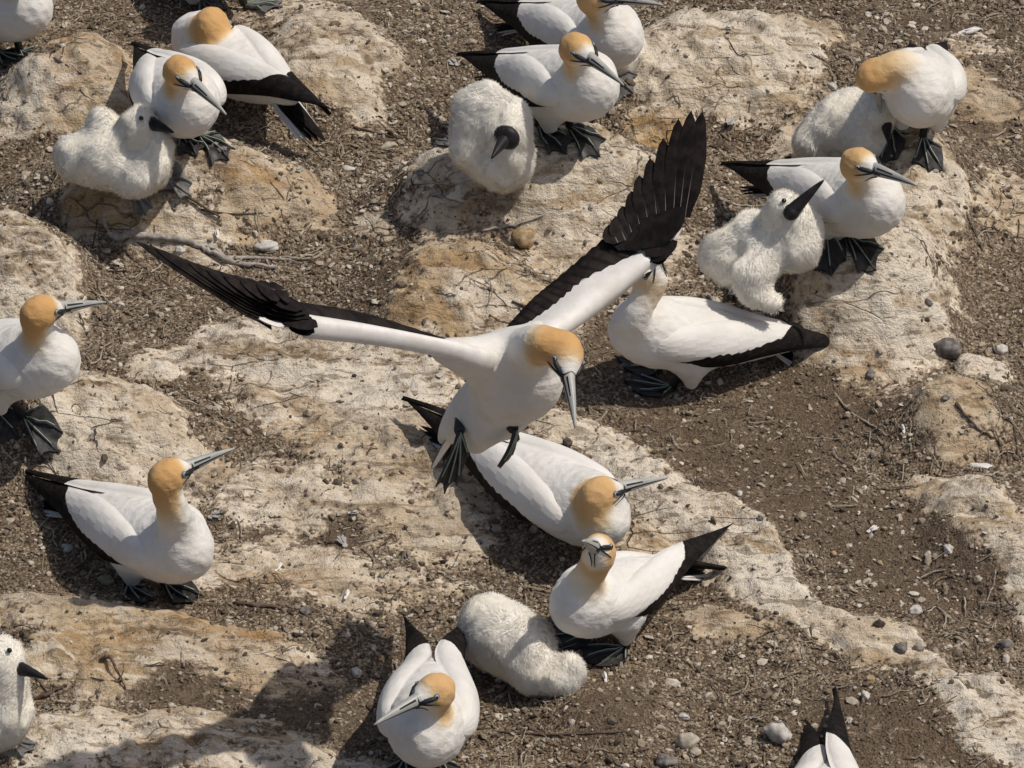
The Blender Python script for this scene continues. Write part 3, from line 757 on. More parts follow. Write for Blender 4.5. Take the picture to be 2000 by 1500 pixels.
# ---------------------------------------------------------------- downy chick
def chick(label, gp, prims, bill=None, eye=None, feet=(), blen=.05, face=None, cone=(), dy=0, seed=1, fur=34000, furlen=.0095, k=.028):
    G = ground(*gp); yp = G[1]+dy
    P = [(np.asarray(on_y(p[0], p[1], yp+p[3])), p[2]/1000) for p in prims]
    cones = [(np.asarray(on_y(a[0], a[1], yp+a[3])), np.asarray(on_y(b[0], b[1], yp+b[3])), a[2]/1000, b[2]/1000) for a, b in cone]
    base = np.array([P[0][0][0], P[0][0][1], H1(P[0][0][0], P[0][0][1])])
    root = thing('gannet_chick', base, label, 'gannet chick', 'downy gannet chicks')
    r_ = np.random.default_rng(seed)
    def lump(p):
        q = p*np.array([1, 1, 1.]); s = seed*3.7
        return .0045*(np.sin(q[:, 0]*74+s+2*np.sin(q[:, 1]*51))*np.sin(q[:, 1]*67+s*2)*np.sin(q[:, 2]*71+s*.5+1.3*np.sin(q[:, 0]*40)))+.002*np.sin(q[:, 0]*190+s)*np.sin(q[:, 1]*170)*np.sin(q[:, 2]*180+s)
    def f(p):
        d = None
        for c, r in P:
            e = np.linalg.norm(p-c, axis=1)-r; d = e if d is None else smin(d, e, k)
        for a, b, r1, r2 in cones: d = smin(d, sd_cone(p, a, b, r1, r2), .018)
        return d+lump(p)
    ext = [c-r for c, r in P]+[c+r for c, r in P]+[a-r1 for a, b, r1, r2 in cones]+[a+r1 for a, b, r1, r2 in cones]+[b-r2 for a, b, r1, r2 in cones]+[b+r2 for a, b, r1, r2 in cones]
    lo, hi = np.min(ext, 0)-.02, np.max(ext, 0)+.02
    V, F, N = surface(f, lo, hi, .0072)
    link('body', make_mesh('body', V-base, F, M_DOWN), root)
    # down: thousands of fine strands rooted on the body
    tri = np.concatenate([F[:, [0, 1, 2]], F[:, [0, 2, 3]]])
    ar = np.linalg.norm(np.cross(V[tri[:, 1]]-V[tri[:, 0]], V[tri[:, 2]]-V[tri[:, 0]]), axis=1)
    pick = r_.choice(len(tri), fur, p=ar/ar.sum()); u = r_.random(fur); v = r_.random(fur); fl = u+v > 1; u[fl] = 1-u[fl]; v[fl] = 1-v[fl]
    A, B, Cc = (V[tri[pick, i]] for i in range(3)); O = A+(B-A)*u[:, None]+(Cc-A)*v[:, None]
    nn = N[tri[pick, 0]]
    fx = np.sin(O*55+seed); fx = np.stack([fx[:, 1], fx[:, 2], fx[:, 0]], 1)
    tg = .55*r_.normal(size=(fur, 3))+1.2*fx+np.array([0, 0, -.5]); tg -= nn*(tg*nn).sum(1)[:, None]; tg /= np.linalg.norm(tg, axis=1)[:, None]
    dr = tg*.80+nn*r_.uniform(.25, .6, (fur, 1)); dr /= np.linalg.norm(dr, axis=1)[:, None]
    L = furlen*r_.uniform(.5, 1.3, fur)
    sd = np.cross(nn, dr); sd /= np.linalg.norm(sd, axis=1)[:, None]
    wd = r_.uniform(.0004, .0008, fur)[:, None]
    O = O-nn*.0015
    mid = O+dr*(L*.55)[:, None]; tp = mid+(dr*.9+tg*.25+r_.normal(0, .06, (fur, 3)))*(L*.5)[:, None]
    SV = np.stack([O-sd*wd, O+sd*wd, mid+sd*wd*.8, mid-sd*wd*.8, tp], 1)
    SF = np.array([(1, 0, 3), (1, 3, 2), (2, 3, 4)])[None]+(np.arange(fur)*5)[:, None, None]
    link('down_feathers', make_mesh('down_feathers', SV.reshape(-1, 3)-base, SF.reshape(-1, 3), M_FUR, True, normals=np.repeat(nn, 5, 0)), root)
    if bill:
        (bx, by, bdy), (tx, ty), near = bill
        B = np.asarray(on_y(bx, by, yp+bdy)); T = solve_tip(B, tx, ty, blen+.02, near); HF = frame(T-B)
        mb = MB(); n = 14; V = []; F2 = []
        for i in range(11):
            t = i/10; h_ = .0135*(1-t)**.8+.0018; w_ = .0125*(1-t)**.85+.0016
            for kk in range(n):
                th = math.tau*kk/n; V.append(B+HF[0]*(blen+.02)*t+HF[1]*math.cos(th)*w_+HF[2]*(math.sin(th)*h_-.004*t*t))
        for i in range(10):
            for kk in range(n): F2.append((i*n+kk, i*n+(kk+1) % n, (i+1)*n+(kk+1) % n, (i+1)*n+kk))
        F2.append(tuple(10*n+kk for kk in range(n))); mb.add(V, F2)
        mb.build('bill', M_CBILL, root)
        fm = MB()                                        # bare dark face round the bill
        fm.ball(B-HF[0]*.003, np.array((.017, .0165*(face or 1), .0160*(face or 1))), HF, 16, 10)
        fm.build('facial_skin', M_CBILL, root)
    if eye:
        for e in eye:
            p = np.asarray(on_y(e[0], e[1], yp+e[2])); p, n_ = project(f, p)
            eb = MB(); eb.ball(p+n_*.006, (.004, .005, .005), frame(n_)); eb.build('eye', M_PUPIL, root)
    for (fx_, fy_, yaw) in feet:
        g = ground(fx_, fy_); ft, tl = MB(), MB()
        web_foot(ft, tl, np.array([g[0], g[1], g[2]+.004]), np.array([math.cos(R(yaw)), math.sin(R(yaw)), 0]), (0, 0, 1), .62)
        ft.build('webbed_foot', M_GREYFOOT, root)
    return root
# ================================================================ gannets standing and sitting
adult('gannet standing on a bare rock at lower left with its bill lifted to the right', (282,1142), (289,1044), -50, 17, (327,928), (455,870), False,
      feet=[(250,1152,-66,-1), (322,1150,-48,1)], neck=[(338,1000,-.11)])
adult('gannet cut off by the left edge, standing above the one with the lifted bill', (45,822), (15,702), -35, 24, (78,607), (206,583), False,
      feet=[(45,822,-38,-1), (-30,800,-38,1)])
adult('gannet standing close beside the chick with a stubby raised wing at upper left, facing forward', (372,288), (346,184), -74, 23, (353,138), (441,216), True,
      feet=[(352,268,-62,-1), (390,272,-45,1)])
adult('gannet with its head tucked back into its back feathers at upper left', (445,185), (445,118), 124, -10, (415,42), (470,92), False,
      hdy=.03, sit=True, scale=.96, upv=(0,.3,1), neck=[(368,62,.08)], tail_dz=-.06, gl=.07)
adult('gannet standing beside the round upright chick on the middle mound, bill slanting down', (1081,256), (1100,160), -58, 26, (1126,93), (1217,158), True,
      feet=[(1050,252,-48,-1), (1112,256,-46,1)])
adult('gannet cut off at the top edge, standing over a half hidden chick', (1165,160), (1147,62), -56, 24, (1162,-8), (1293,3), True,
      feet=[(1172,160,-40,1), (1110,150,-40,-1)], footmat=M_GREYFOOT)
adult('gannet bending its golden head down to the left over a chick at upper right', (1772,268), (1800,166), -96, 26, (1704,146), (1722,212), False,
      hdy=-.10, feet=[(1738,255,-100,-1), (1802,275,-80,1)], neck=[(1752,128,-.10)], spread=.12)
adult('gannet standing behind the chick that points its bill upwards, on the right mound', (1632,468), (1648,384), -56, 25, (1676,318), (1788,354), True, dy=.04,
      feet=[(1612,462,-80,-1), (1656,468,-52,1)])
adult('gannet with its tail to the right and its face hidden behind the flying bird\'s wing', (1300,752), (1335,652), -160, 20, (1266,540), (1302,440), True, scale=.92, spread=.10, tail_dz=-.06,
      hdy=-.05, feet=[(1314,762,178,1), (1296,720,178,-1)], neck=[(1238,620,-.07)], gold=.55, gl=.08, upv=(-1,.1,.2))
adult('gannet sitting low on the ground under the feet of the flying bird', (1092,1034), (1090,962), -47, 6, (1170,962), (1301,927), False,
      sit=True, neck=[(1176,1018,-.11)], droop=4, gl=.085)
adult('gannet turning its face straight to the camera beside the sleeping chick', (1195,1254), (1190,1158), -129, 18, (1170,1075), (1140,1048), True,
      feet=[(1222,1272,-150,1), (1165,1240,-165,-1)], hdy=-.09, scale=.87, lift=(.05,-.08), spread=(.02,-.28), droop=-6, tail_dz=-.03)
adult('gannet at the bottom edge facing forward with its bill pointing to the lower left', (826,1525), (837,1390), -92, 21, (850,1347), (733,1407), True,
      feet=[(790,1488,-100,-1), (860,1490,-85,1)], spread=.20, lift=.02, hdy=-.12)
adult('gannet at the bottom right edge of which only the rear and black wing tips show', (1612,1690), (1606,1600), -95, 20, (1625,1580), (1700,1640), True,
      feet=[(1590,1690,-95,-1), (1640,1690,-95,1)], spread=(.02,.16), lift=(.10,.03))
adult('gannet at the top left corner of which only the lower breast shows', (12,112), (-14,8), -45, 22, (30,-70), (140,-40), True,
      feet=[(-5,108,-50,-1), (40,106,-50,1)])
adult('gannet at the top edge behind the one with the tucked head, only its belly showing', (420,8), (405,-82), -60, 20, (440,-150), (540,-110), True,
      feet=[(390,6,-60,-1), (478,18,-30,1)], footmat=M_GREYFOOT)

# ================================================================ downy chicks   prims: (px, py, radius mm, dy)
chick('chick with a stubby raised wing lying beside a front facing gannet at upper left', (225,372),
      [(215,312,60,.0), (160,312,48,.02), (285,322,50,-.02), (262,352,36,-.05), (296,282,38,.0), (272,243,36,.0), (252,268,32,.01), (196,236,27,.07), (215,268,40,.06), (135,300,30,.04)],
      bill=((294,241,-.01), (338,255), True), dy=-.05, blen=.05, eye=[(266,228,-.05)], feet=[(325,352,-30), (262,376,-60)], seed=1)
chick('round upright chick with a black face on the middle mound', (960,352),
      [(938,250,56,.02), (965,300,62,.0), (985,325,50,-.02), (925,210,42,.04), (1000,230,42,.0), (992,262,40,-.03), (1000,300,44,-.02), (918,290,40,.0), (955,195,34,.03)],
      bill=((988,270,-.060), (960,306), True), face=1.7, blen=.055, feet=[(892,285,140)], seed=2)
chick('chick bowing its head beneath the bending gannet at upper right', (1640,300),
      [(1640,245,58,.02), (1600,268,45,.02), (1680,250,52,.0), (1700,225,40,.0), (1660,215,42,.04), (1722,222,33,-.02), (1580,280,32,.0), (1690,280,42,-.03)],
      bill=((1730,236,-.03), (1735,275), True), blen=.05, seed=3, fur=30000)
chick('cream chick with its black bill raised and one stubby wing stretched on the ground', (1480,545),
      [(1440,490,52,.02), (1405,500,42,.02), (1500,480,58,.0), (1555,455,50,.0), (1540,430,42,.0), (1528,405,31,.0), (1560,488,44,-.02), (1470,450,42,.05), (1480,525,38,-.05), (1425,530,30,-.02)],
      bill=((1548,412,-.035), (1606,350), True), dy=-.13, blen=.066, feet=[(1520,535,-30), (1470,545,-140)], cone=[((1455,535,30,-.07), (1470,570,24,-.08)), ((1470,572,24,-.08), (1508,592,19,-.09))],
      eye=[(1530,388,-.04)], seed=4)
chick('sleeping chick lying with its face hidden beside the bottom gannets', (1000,1345),
      [(970,1240,66,.04), (945,1212,44,.06), (1010,1262,60,.02), (1030,1293,48,.0), (1044,1316,40,-.02), (1092,1322,42,-.03), (1118,1302,25,-.03), (960,1195,32,.08), (1045,1250,36,.04)],
      seed=5, fur=44000, k=.016)
chick('chick cut off by the left edge near the bottom, with a dark bill', (20,1440),
      [(-18,1395,66,.0), (-40,1350,60,.02), (8,1352,46,-.01), (2,1288,41,.0), (5,1400,48,-.02), (-8,1320,44,.0)],
      bill=((28,1302,-.01), (92,1322), True), blen=.06, eye=[(14,1266,-.04)], feet=[(15,1452,-30)], seed=6, fur=26000)
chick('chick half hidden under the gannet at the top edge', (1222,150),
      [(1215,115,40,.04), (1228,95,34,.06), (1195,120,40,.07), (1200,90,36,.10)], seed=7, fur=16000)

# ================================================================ the landing gannet
def flying():
    G = ground(985, 1425); yp = G[1]
    def Q(px, py, dy=0.0): return np.asarray(on_y(px, py, yp+dy))
    C = Q(984, 766); Rb = body_frame(-52, 50, 0)
    root = thing('gannet', C, 'gannet landing with both wings spread wide above the sitting birds', 'gannet', 'gannets in the air')
    Hd = Q(1103, 690, -.16); T = solve_tip(Hd, 1128, 831, .150, True); HF = frame(T-Hd, (.5, -.3, 1))
    B0 = C+np.array([.08, 0, 0])@Rb; B1 = C+np.array([.118, 0, .03])@Rb
    path = catmull([B0, B1, Q(1055, 672, -.13), Hd-HF[0]*.016-HF[2]*.01], 5); m = len(path)
    rad = [.060+(.030-.060)*ss(0, 1, (i/(m-1))**.7) for i in range(m)]
    shL, shR = Q(1030, 668, .0), Q(955, 716, -.10)          # shoulders
    th = [(C+np.array([-.06, s*.028, -.03])@Rb, C+np.array([-.115, s*.034, -.050])@Rb) for s in (1, -1)]
    def f(p):
        d = torso_sd((p-C)@Rb.T/np.array([1, .9, .92]))*.9
        e = sd_ell(p, Hd, HF, (.0385, .0305, .0320))
        e = smin(e, sd_cone(p, Hd+HF[0]*.010, Hd+HF[0]*.045-HF[2]*.0035, .0258, .0134), .016)
        ch = sd_cone(p, path[0], path[1], rad[0], rad[1])
        for i in range(1, m-1): ch = np.minimum(ch, sd_cone(p, path[i], path[i+1], rad[i], rad[i+1]))
        d = smin(d, smin(e, ch, .016), .04)
        for a, b in th: d = smin(d, sd_cone(p, a, b, .036, .018), .03)
        d = smin(d, sd_cone(p, C+np.array([.07, .03, .04])@Rb, shL*.7+Q(1100, 625, .05)*.3, .045, .026), .035)
        d = smin(d, sd_cone(p, C+np.array([.07, -.03, .04])@Rb, Q(850,682,-.150), .046, .013), .045)
        d = smin(d, sd_cone(p, Q(1000, 708, -.03), Q(890, 690, -.140), .042, .017), .04)
        return d
    pts = [C+np.array([x, y, z])@Rb for x in (-.31, .2) for y in (-.12, .12) for z in (-.16, .12)]+[Hd+HF[0]*.08, Hd-.07, Hd+.07, shL+.06, shR-.08, shR+.06, Q(850,684,-.178)-.03, Q(850,684,-.178)+.03]
    V, F, N = surface(f, np.min(pts, 0)-.02, np.max(pts, 0)+.02, .0064)
    q = (V-Hd)@HF.T
    dn = np.linalg.norm(V-Hd, axis=1)
    nk = np.min([np.linalg.norm(V-p, axis=1) for p in path[m//2:]], 0)
    g = ss(.085, .044, dn)*(1-.95*ss(.016, .044, q[:, 0]))*ss(.065, .045, nk)
    g *= 1-.85*ss(-.006, -.032, q[:, 2])*ss(-.012, .02, q[:, 0])
    link('body', make_mesh('body', V-C, F, M_PLUME, True, {'gold': g}), root)
    add_head(root, f, Hd, HF, blen=.100)
    # legs hang down
    for hip, heel, fwd, nor, s in [(Q(905, 800, .05), Q(897, 842, -.03), (-.13, -.30, -1), (.35, -1, .3), 1.25), (Q(975, 800, .02), Q(1003, 838, -.07), (-.06, -.1, -1), (.8, -.6, .1), .85)]:
        lg = MB(); lg.tube([hip, hip*.5+heel*.5, heel], [.019, .012, .0095], 9); lo = lg.build('leg', M_FOOT, root)
        ft, tl = MB(), MB(); web_foot(ft, tl, heel, np.array(fwd), np.array(nor), s, False, .45, .02)
        ft.build('webbed_foot', M_FOOT, lo); tl.build('toe_line', M_TOE, lo)
    tail(root, Rb, C, -.03, 16, 1.0, .15)
    # wings: leading edge, covert edge, feather tips as real 3D polylines
    def wing(lead, cov, sec, nsec, prim, wp, alula, patch, cover, label):
        wr = MB(); L = catmull(lead, 6); K = catmull(cov, 6); n = len(L); K = K[:n]
        nor = nrm(np.cross(L[-1]-L[0], K[n//2]-L[n//2])); nor = nor*(1 if nor[2] > 0 else -1)
        M = 12; V = []; Ff = []; A = []
        for i in range(n):
            for k in range(M):
                t = k/(M-1); cam_ = .030*math.sin(math.pi*t**.6)*(1-.45*i/n)
                V.append(L[i]+(K[i]-L[i])*t+nor*cam_)
            for k in range(M-2, 0, -1):
                t = k/(M-1); V.append(L[i]+(K[i]-L[i])*t+nor*(-.010*math.sin(math.pi*t**.5)*(1-.4*i/n)))
        W = 2*M-2
        for i in range(n-1):
            for k in range(W): Ff.append((i*W+k, i*W+(k+1) % W, (i+1)*W+(k+1) % W, (i+1)*W+k))
        Ff.append(tuple(range(W))); Ff.append(tuple((n-1)*W+k for k in range(W)))
        wr.add(V, Ff)
        # ragged covert feathers along the rear and outer edge of the white
        for i in range(0, 0):
            for jj in (rng.random()*.9,):
                ii = min(i+jj, n-1); a0 = int(ii); fr_ = ii-a0; a1 = min(a0+1, n-1)
                l = L[a0]*(1-fr_)+L[a1]*fr_; kk = K[a0]*(1-fr_)+K[a1]*fr_
                out = (L[-1]-L[0]); out = out/np.linalg.norm(out)
                blade(wr, l+(kk-l)*.35+nor*.010, l+(kk-l)*(.98+.10*rng.random())+out*.012+nor*.003, .036, nor, .0, 0, .7)
        for k in range(6 if label == 'l' else 0):
            t = .1+.8*k/5; l = L[-1]*(1-t)+K[-1]*t
            blade(wr, l-(L[-1]-L[-4])*.6+nor*.004, l+nrm(L[-1]-L[-4])*(.008+.016*rng.random())+nor*.004, .016, nor, 0, 0, .6)
        wo = wr.build('wing', M_WHITEF, root)
        # secondaries
        E = catmull(sec, 6); NS = 90; NC = 7
        def at(P, t): x = t*(len(P)-1); a = int(min(x, len(P)-2)); return P[a]+(P[a+1]-P[a])*(x-a)
        SV, SA = [], []
        for i in range(NS):
            t = i/(NS-1); tooth = (t*nsec) % 1.0
            l_, k_, e_ = at(L, t), at(K, t), at(E, t)
            a0 = k_*.6+l_*.4; a1 = e_+(e_-k_)*(.10*(tooth-.5))
            for k in range(NC):
                q = k/(NC-1); SV.append(a0+(a1-a0)*q+nor*(.004+.006*math.sin(math.pi*q)-.004*tooth-.008*q)); SA.append(.8*tooth)
        SF = [(i*NC+k, i*NC+k+1, (i+1)*NC+k+1, (i+1)*NC+k) for i in range(NS-1) for k in range(NC-1)]
        nv = len(SV); sb = MB(); sb.add(SV+[v-nor*.002 for v in SV], SF+[tuple(j+nv for j in f_[::-1]) for f_ in SF], SA+SA)
        rim_ = [i*NC+NC-1 for i in range(NS)]
        sb.F += [(rim_[i], rim_[i]+nv, rim_[i+1]+nv, rim_[i+1]) for i in range(NS-1)]; sb.I += [0]*(NS-1)
        sb.build('secondary_feathers', M_FLIGHT, wo, True, 'across')
        for i, (a, b) in enumerate(prim):
            pb = MB(); blade(pb, a+nor*.0022*i, b+nor*.0014*i, wp, nor, .025, 0, .42, 12); pb.build('primary_feather', M_FLIGHT, wo, True, 'across')
        cb = MB()
        for a, b, w_ in cover: blade(cb, a+nor*.010, b+nor*.006, w_, nor, .03, 0, .35)
        cb.build('primary_coverts', M_BLACK, wo)
        ab = MB()
        for a, b, w_ in alula: blade(ab, a+nor*.012, b+nor*.012, w_, nor, .05, 0, .45)
        ab.build('alula', M_BLACK, wo)
        pt = MB()
        for a, b, w_ in patch: blade(pt, a+nor*.006, b+nor*.006, w_, nor, .0, 0, .5)
        pt.build('white_wrist_patch', M_WHITEF, wo)
    # bird's left wing (right in the photo), swept up and back
    A_ = [(1338,424,.20), (1326,430,.20), (1314,436,.20), (1300,442,.20), (1284,450,.195), (1268,458,.19), (1252,466,.185), (1236,474,.18), (1220,480,.175), (1205,486,.17)]
    T_ = [(1372,217,.30), (1350,216,.30), (1325,233,.295), (1295,272,.28), (1269,312,.265), (1247,346,.25), (1232,378,.235), (1214,408,.22), (1200,430,.205), (1188,446,.20)]
    wing([Q(1075,672,-.02), Q(1128,640,.03), Q(1200,588,.09), Q(1286,514,.15)], [Q(985,655,.03), Q(1060,600,.08), Q(1140,543,.12), Q(1236,492,.17)],
         [Q(990,634,.05), Q(1040,580,.09), Q(1095,534,.13), Q(1180,462,.18)], 13,
         [(Q(*a), Q(*b)) for a, b in zip(A_, T_)], .040,
         [(Q(1262,512,.15), Q(1322,478,.165), .036), (Q(1258,500,.155), Q(1312,486,.165), .030), (Q(1270,515,.15), Q(1304,503,.16), .026)],
         [(Q(1296,474,.17), Q(1330,446,.185), .022), (Q(1292,470,.17), Q(1322,452,.18), .022)],
         [(Q(1262-9*i,488,.165), Q(1336-15*i,408+6*i,.195), .046) for i in range(8)], 'l')
    # bird's right wing (left in the photo), seen nearly edge on
    A2 = [(530,634,-.27), (524,626,-.268), (520,618,-.265), (518,611,-.262), (517,604,-.26), (518,598,-.257), (522,592,-.255), (528,587,-.25), (536,583,-.25), (546,582,-.245)]
    T2 = [(266,471,-.34), (277,476,-.335), (300,487,-.33), (330,502,-.32), (364,517,-.31), (398,532,-.30), (432,546,-.29), (464,558,-.28), (496,569,-.27), (530,580,-.26)]
    wing([Q(1020,735,.0), Q(960,728,-.12), Q(880,699,-.17), Q(740,674,-.21), Q(596,661,-.24)], [Q(1005,690,.03), Q(945,680,-.07), Q(846,663,-.14), Q(725,634,-.18), Q(590,612,-.215)],
         [Q(930,690,-.03), Q(900,668,-.08), Q(822,640,-.11), Q(715,606,-.15), Q(575,582,-.19)], 13,
         [(Q(*a), Q(*b)) for a, b in zip(A2, T2)], .050,
         [(Q(612,640,-.26), Q(540,636,-.275), .040), (Q(606,652,-.26), Q(556,650,-.27), .034), (Q(600,640,-.26), Q(566,658,-.27), .028)],
         [(Q(562,638,-.27), Q(492,620,-.285), .026), (Q(560,634,-.27), Q(505,630,-.285), .022)],
         [(Q(604-6*i,632-9*i,-.25), Q(470+16*i,606-7*i,-.268), .040) for i in range(4)], 'r')
flying()

# ================================================================ sticks, stones and feathers lying about
M_STICK = mat_flat('weathered_grey_wood', (.27,.24,.21), (.45,.415,.37), 90, .9, .2, .8)
M_BARK = mat_flat('dark_bark', (.075,.05,.038), (.15,.105,.08), 90, .9, .2, .7)
M_STRAW = mat_flat('pale_straw', (.30,.25,.18), (.42,.37,.29), 90, .8, .2, .5)
def stick(label, pts, r, mat, rise=0.0, name='twig', cat='twig', forks=()):
    mb = MB(); P = []
    for k, (px, py) in enumerate(pts): P.append(np.asarray(ground(px, py))+np.array([0, 0, r*.9+rise*math.sin(math.pi*k/(len(pts)-1))]))
    P = catmull(P, 5); n = len(P)
    P = [p+rng.normal(0, r*.25, 3) for p in P]
    mb.tube(P, [r*(1-.55*i/(n-1))*(1+.18*rng.normal()) for i in range(n)], 7)
    for fk in forks:
        q = [np.asarray(ground(px, py))+np.array([0, 0, r*.7]) for px, py in fk]; q = catmull(q, 4)
        mb.tube(q, [r*.55*(1-.5*i/(len(q)-1)) for i in range(len(q))], 6)
    b = P[n//2]*[1, 1, 1]; o = mb.build(name, mat)
    me = o.data; co = np.empty(len(me.vertices)*3, np.float32); me.vertices.foreach_get('co', co); co = co.reshape(-1, 3)-b.astype(np.float32)
    me.vertices.foreach_set('co', co.ravel()); o.location = b
    return tag(o, label, cat)
stick('long grey driftwood branch beside the flying bird\'s left wing tip', [(208,462),(260,466),(330,470),(385,482),(420,500),(470,520),(540,526)], .0085, M_STICK, name='branch', cat='branch', forks=[[(200,430),(208,450),(222,466)], [(440,508),(500,508),(570,512)], [(385,482),(420,490),(440,506)]])
stick('dark reddish stick curving out from under the chick at upper left', [(310,376),(350,386),(392,410),(430,428)], .0045, M_BARK, .01, forks=[[(392,412),(450,420),(530,418)]])
stick('brown bent stick lying right of the lower left gannet\'s feet', [(455,1180),(500,1186),(545,1190),(590,1208)], .0045, M_BARK, forks=[[(440,1192),(448,1172),(450,1166)]])
stick('curved twig below the round chick\'s mound', [(938,452),(985,444),(1030,434),(1085,414)], .0035, M_STICK)
stick('thin bent twig in the debris left of the brown dirt mound', [(560,505),(612,506),(640,490),(685,480)], .003, M_STRAW)
stick('forked dead twig beside the chick at the left edge', [(196,1290),(214,1296),(232,1325),(245,1345)], .0035, M_BARK, .012, forks=[[(232,1328),(240,1316),(241,1302)], [(238,1332),(200,1330),(150,1318)]])
stick('thick broken stick lying below the bill of the chick at the left edge', [(62,1370),(95,1362),(112,1352),(130,1342)], .0042, M_BARK, .005, forks=[[(70,1325),(90,1350),(98,1360)]])
stick('dark twig crossing the rock at the upper left corner', [(105,115),(130,130),(160,145)], .003, M_BARK)
stick('long dark stalk in the bottom centre debris', [(900,1420),(1000,1432),(1100,1436),(1200,1432),(1290,1432)], .0026, M_BARK, forks=[[(1040,1436),(1060,1415),(1075,1405)], [(1180,1434),(1170,1462),(1160,1478)]])
stick('thin pale stalk lying on dirt near the lower right edge', [(1870,1325),(1905,1345),(1940,1356),(1985,1362)], .0022, M_STRAW)
stick('pale twig standing out of the dirt at lower right', [(1884,1168),(1884,1190),(1886,1208)], .0022, M_STRAW, .01)
stick('thin straight stalk running down from the right gannet\'s tail', [(1630,770),(1660,805),(1700,830),(1720,842)], .0024, M_STRAW)
stick('curved brown twig below the white splashed rock in the middle', [(955,618),(985,632),(1020,630),(1055,622)], .003, M_BARK)
stick('thin arching twig left of the flying bird\'s black wing', [(1000,590),(1030,605),(1050,640),(1065,655)], .0026, M_BARK)
stick('grey curved twig left of the cream chick', [(1405,390),(1440,402),(1480,404),(1510,402)], .003, M_STICK)
stick('straight straw lying upper right of the black wing feathers', [(1478,278),(1495,262),(1510,240)], .0025, M_STRAW)
stick('dark twig on the brown rock at the right edge', [(1868,790),(1885,815),(1910,842),(1945,858)], .0034, M_BARK, .004)
stick('forked twig lying at the far right edge', [(1950,870),(1975,862),(1998,850)], .003, M_BARK)
stick('dark twig lying right of the head tucked gannet\'s tail', [(690,250),(740,262),(790,272),(850,270)], .0026, M_BARK)
stick('pale straw crossing the debris below the head tucked gannet', [(560,240),(600,280),(650,330),(690,345)], .002, M_STRAW)

def stone(label, px, py, r, col1, col2, seed, name='stone', cat='stone', sink=.3, group=None, yaw=0):
    g = ground(px, py); rr = np.random.default_rng(seed)
    mb = MB(); mb.ball((0, 0, 0), 1, None, 20, 14)
    V = np.array(mb.V); d = np.array(V); dirs = rr.normal(size=(11, 3)); dirs /= np.linalg.norm(dirs, axis=1)[:, None]; offs = rr.uniform(.62, .95, 11)
    dd = np.maximum(d@dirs.T, 1e-3)/offs; m = np.max(dd, 1); V = d/np.maximum(m, .9)[:, None]
    V = V*(1+.05*np.sin(V*9+seed).sum(1))[:, None]
    c, s = math.cos(yaw), math.sin(yaw); V = V*np.array(r); V = np.stack([V[:, 0]*c-V[:, 1]*s, V[:, 0]*s+V[:, 1]*c, V[:, 2]], 1)
    o = link(name, make_mesh(name, V, mb.F, mat_flat('stone_surface', col1, col2, 70, .9, .2, .6), True))
    o.location = (g[0], g[1], g[2]+r[2]*(1-sink)*.8); return tag(o, label, cat, group)
WHT = ((.42,.39,.35), (.62,.59,.54)); TAN = ((.30,.20,.10), (.48,.38,.25)); GRY = ((.10,.09,.085), (.24,.22,.20)); CRM = ((.34,.29,.22), (.50,.45,.37))
stone('ochre cobble in the gap below the round chick\'s mound', 1022, 474, (.026,.022,.020), *TAN, 3)
stone('knobbly white lump below the flying bird\'s left wing branch', 520, 487, (.022,.016,.012), *WHT, 4)
stone('small white pebble under the grey driftwood branch', 350, 493, (.011,.009,.008), *WHT, 5)
stone('flat white flake in the debris below the head tucked gannet', 678, 330, (.016,.009,.005), *WHT, 6, yaw=-.2)
stone('whitish broken flake right of the white flat flake, further back', 755, 290, (.020,.010,.008), *CRM, 7, yaw=.4)
stone('grey banded rock lump at the right beside the rock outcrop\'s foot', 1842, 690, (.036,.022,.020), *GRY, 8)
stone('white pebble cluster stone just below the stretched chick wing', 1478, 628, (.019,.014,.012), *WHT, 9)
stone('grey pebble lying on the flat right rock', 1812, 595, (.010,.008,.008), *GRY, 10)
stone('small whitish stone near the gannet rear at the bottom right', 1690, 1364, (.010,.009,.010), *WHT, 11)
stone('large pale lump left of the gannet rear at the bottom right', 1522, 1442, (.026,.022,.022), *WHT, 12)
stone('cream lump in the stones at the bottom edge', 1345, 1455, (.022,.018,.016), *CRM, 13)
stone('grey stone half buried at the bottom edge left of the cream lump', 1300, 1490, (.020,.014,.012), *GRY, 14)
stone('dark rounded stone on the dirt slope at lower right', 1962, 1264, (.018,.012,.011), *GRY, 15)
stone('pair of grey stones on the dirt slope, the left one', 1762, 1268, (.013,.010,.009), *GRY, 16)
stone('pair of grey stones on the dirt slope, the right one', 1796, 1266, (.011,.011,.010), *CRM, 17)
stone('white shell fragment in the debris at the far right', 1918, 914, (.022,.012,.006), (.6,.58,.54), (.72,.70,.66), 18, yaw=-.3)
stone('white roundish stone at the far right above the brown rock', 1955, 688, (.013,.012,.010), *WHT, 19)
stone('pale rounded stone between the head tucked gannet and the round chick', 820, 378, (.010,.008,.008), *CRM, 20)
stone('small brown stone above the dirt hollow at the ridge\'s right', 1718, 1222, (.012,.009,.009), (.07,.055,.045), (.13,.10,.08), 21)
stone('pale pebble on the dirt right of the flying bird\'s bill', 1210, 858, (.006,.004,.003), *WHT, 22)
stone('greenish round pebble in the shadow of the lower left gannet', 207, 1140, (.015,.013,.010), (.24,.23,.14), (.36,.34,.22), 24)
stone('stone among the pebbles below the small rock fan on the right', 1700, 735, (.012,.010,.009), *GRY, 25)
stone('dark pebble on the slope beside the flying bird\'s bill tip', 1108, 868, (.010,.008,.008), (.06,.05,.045), (.11,.09,.08), 26)

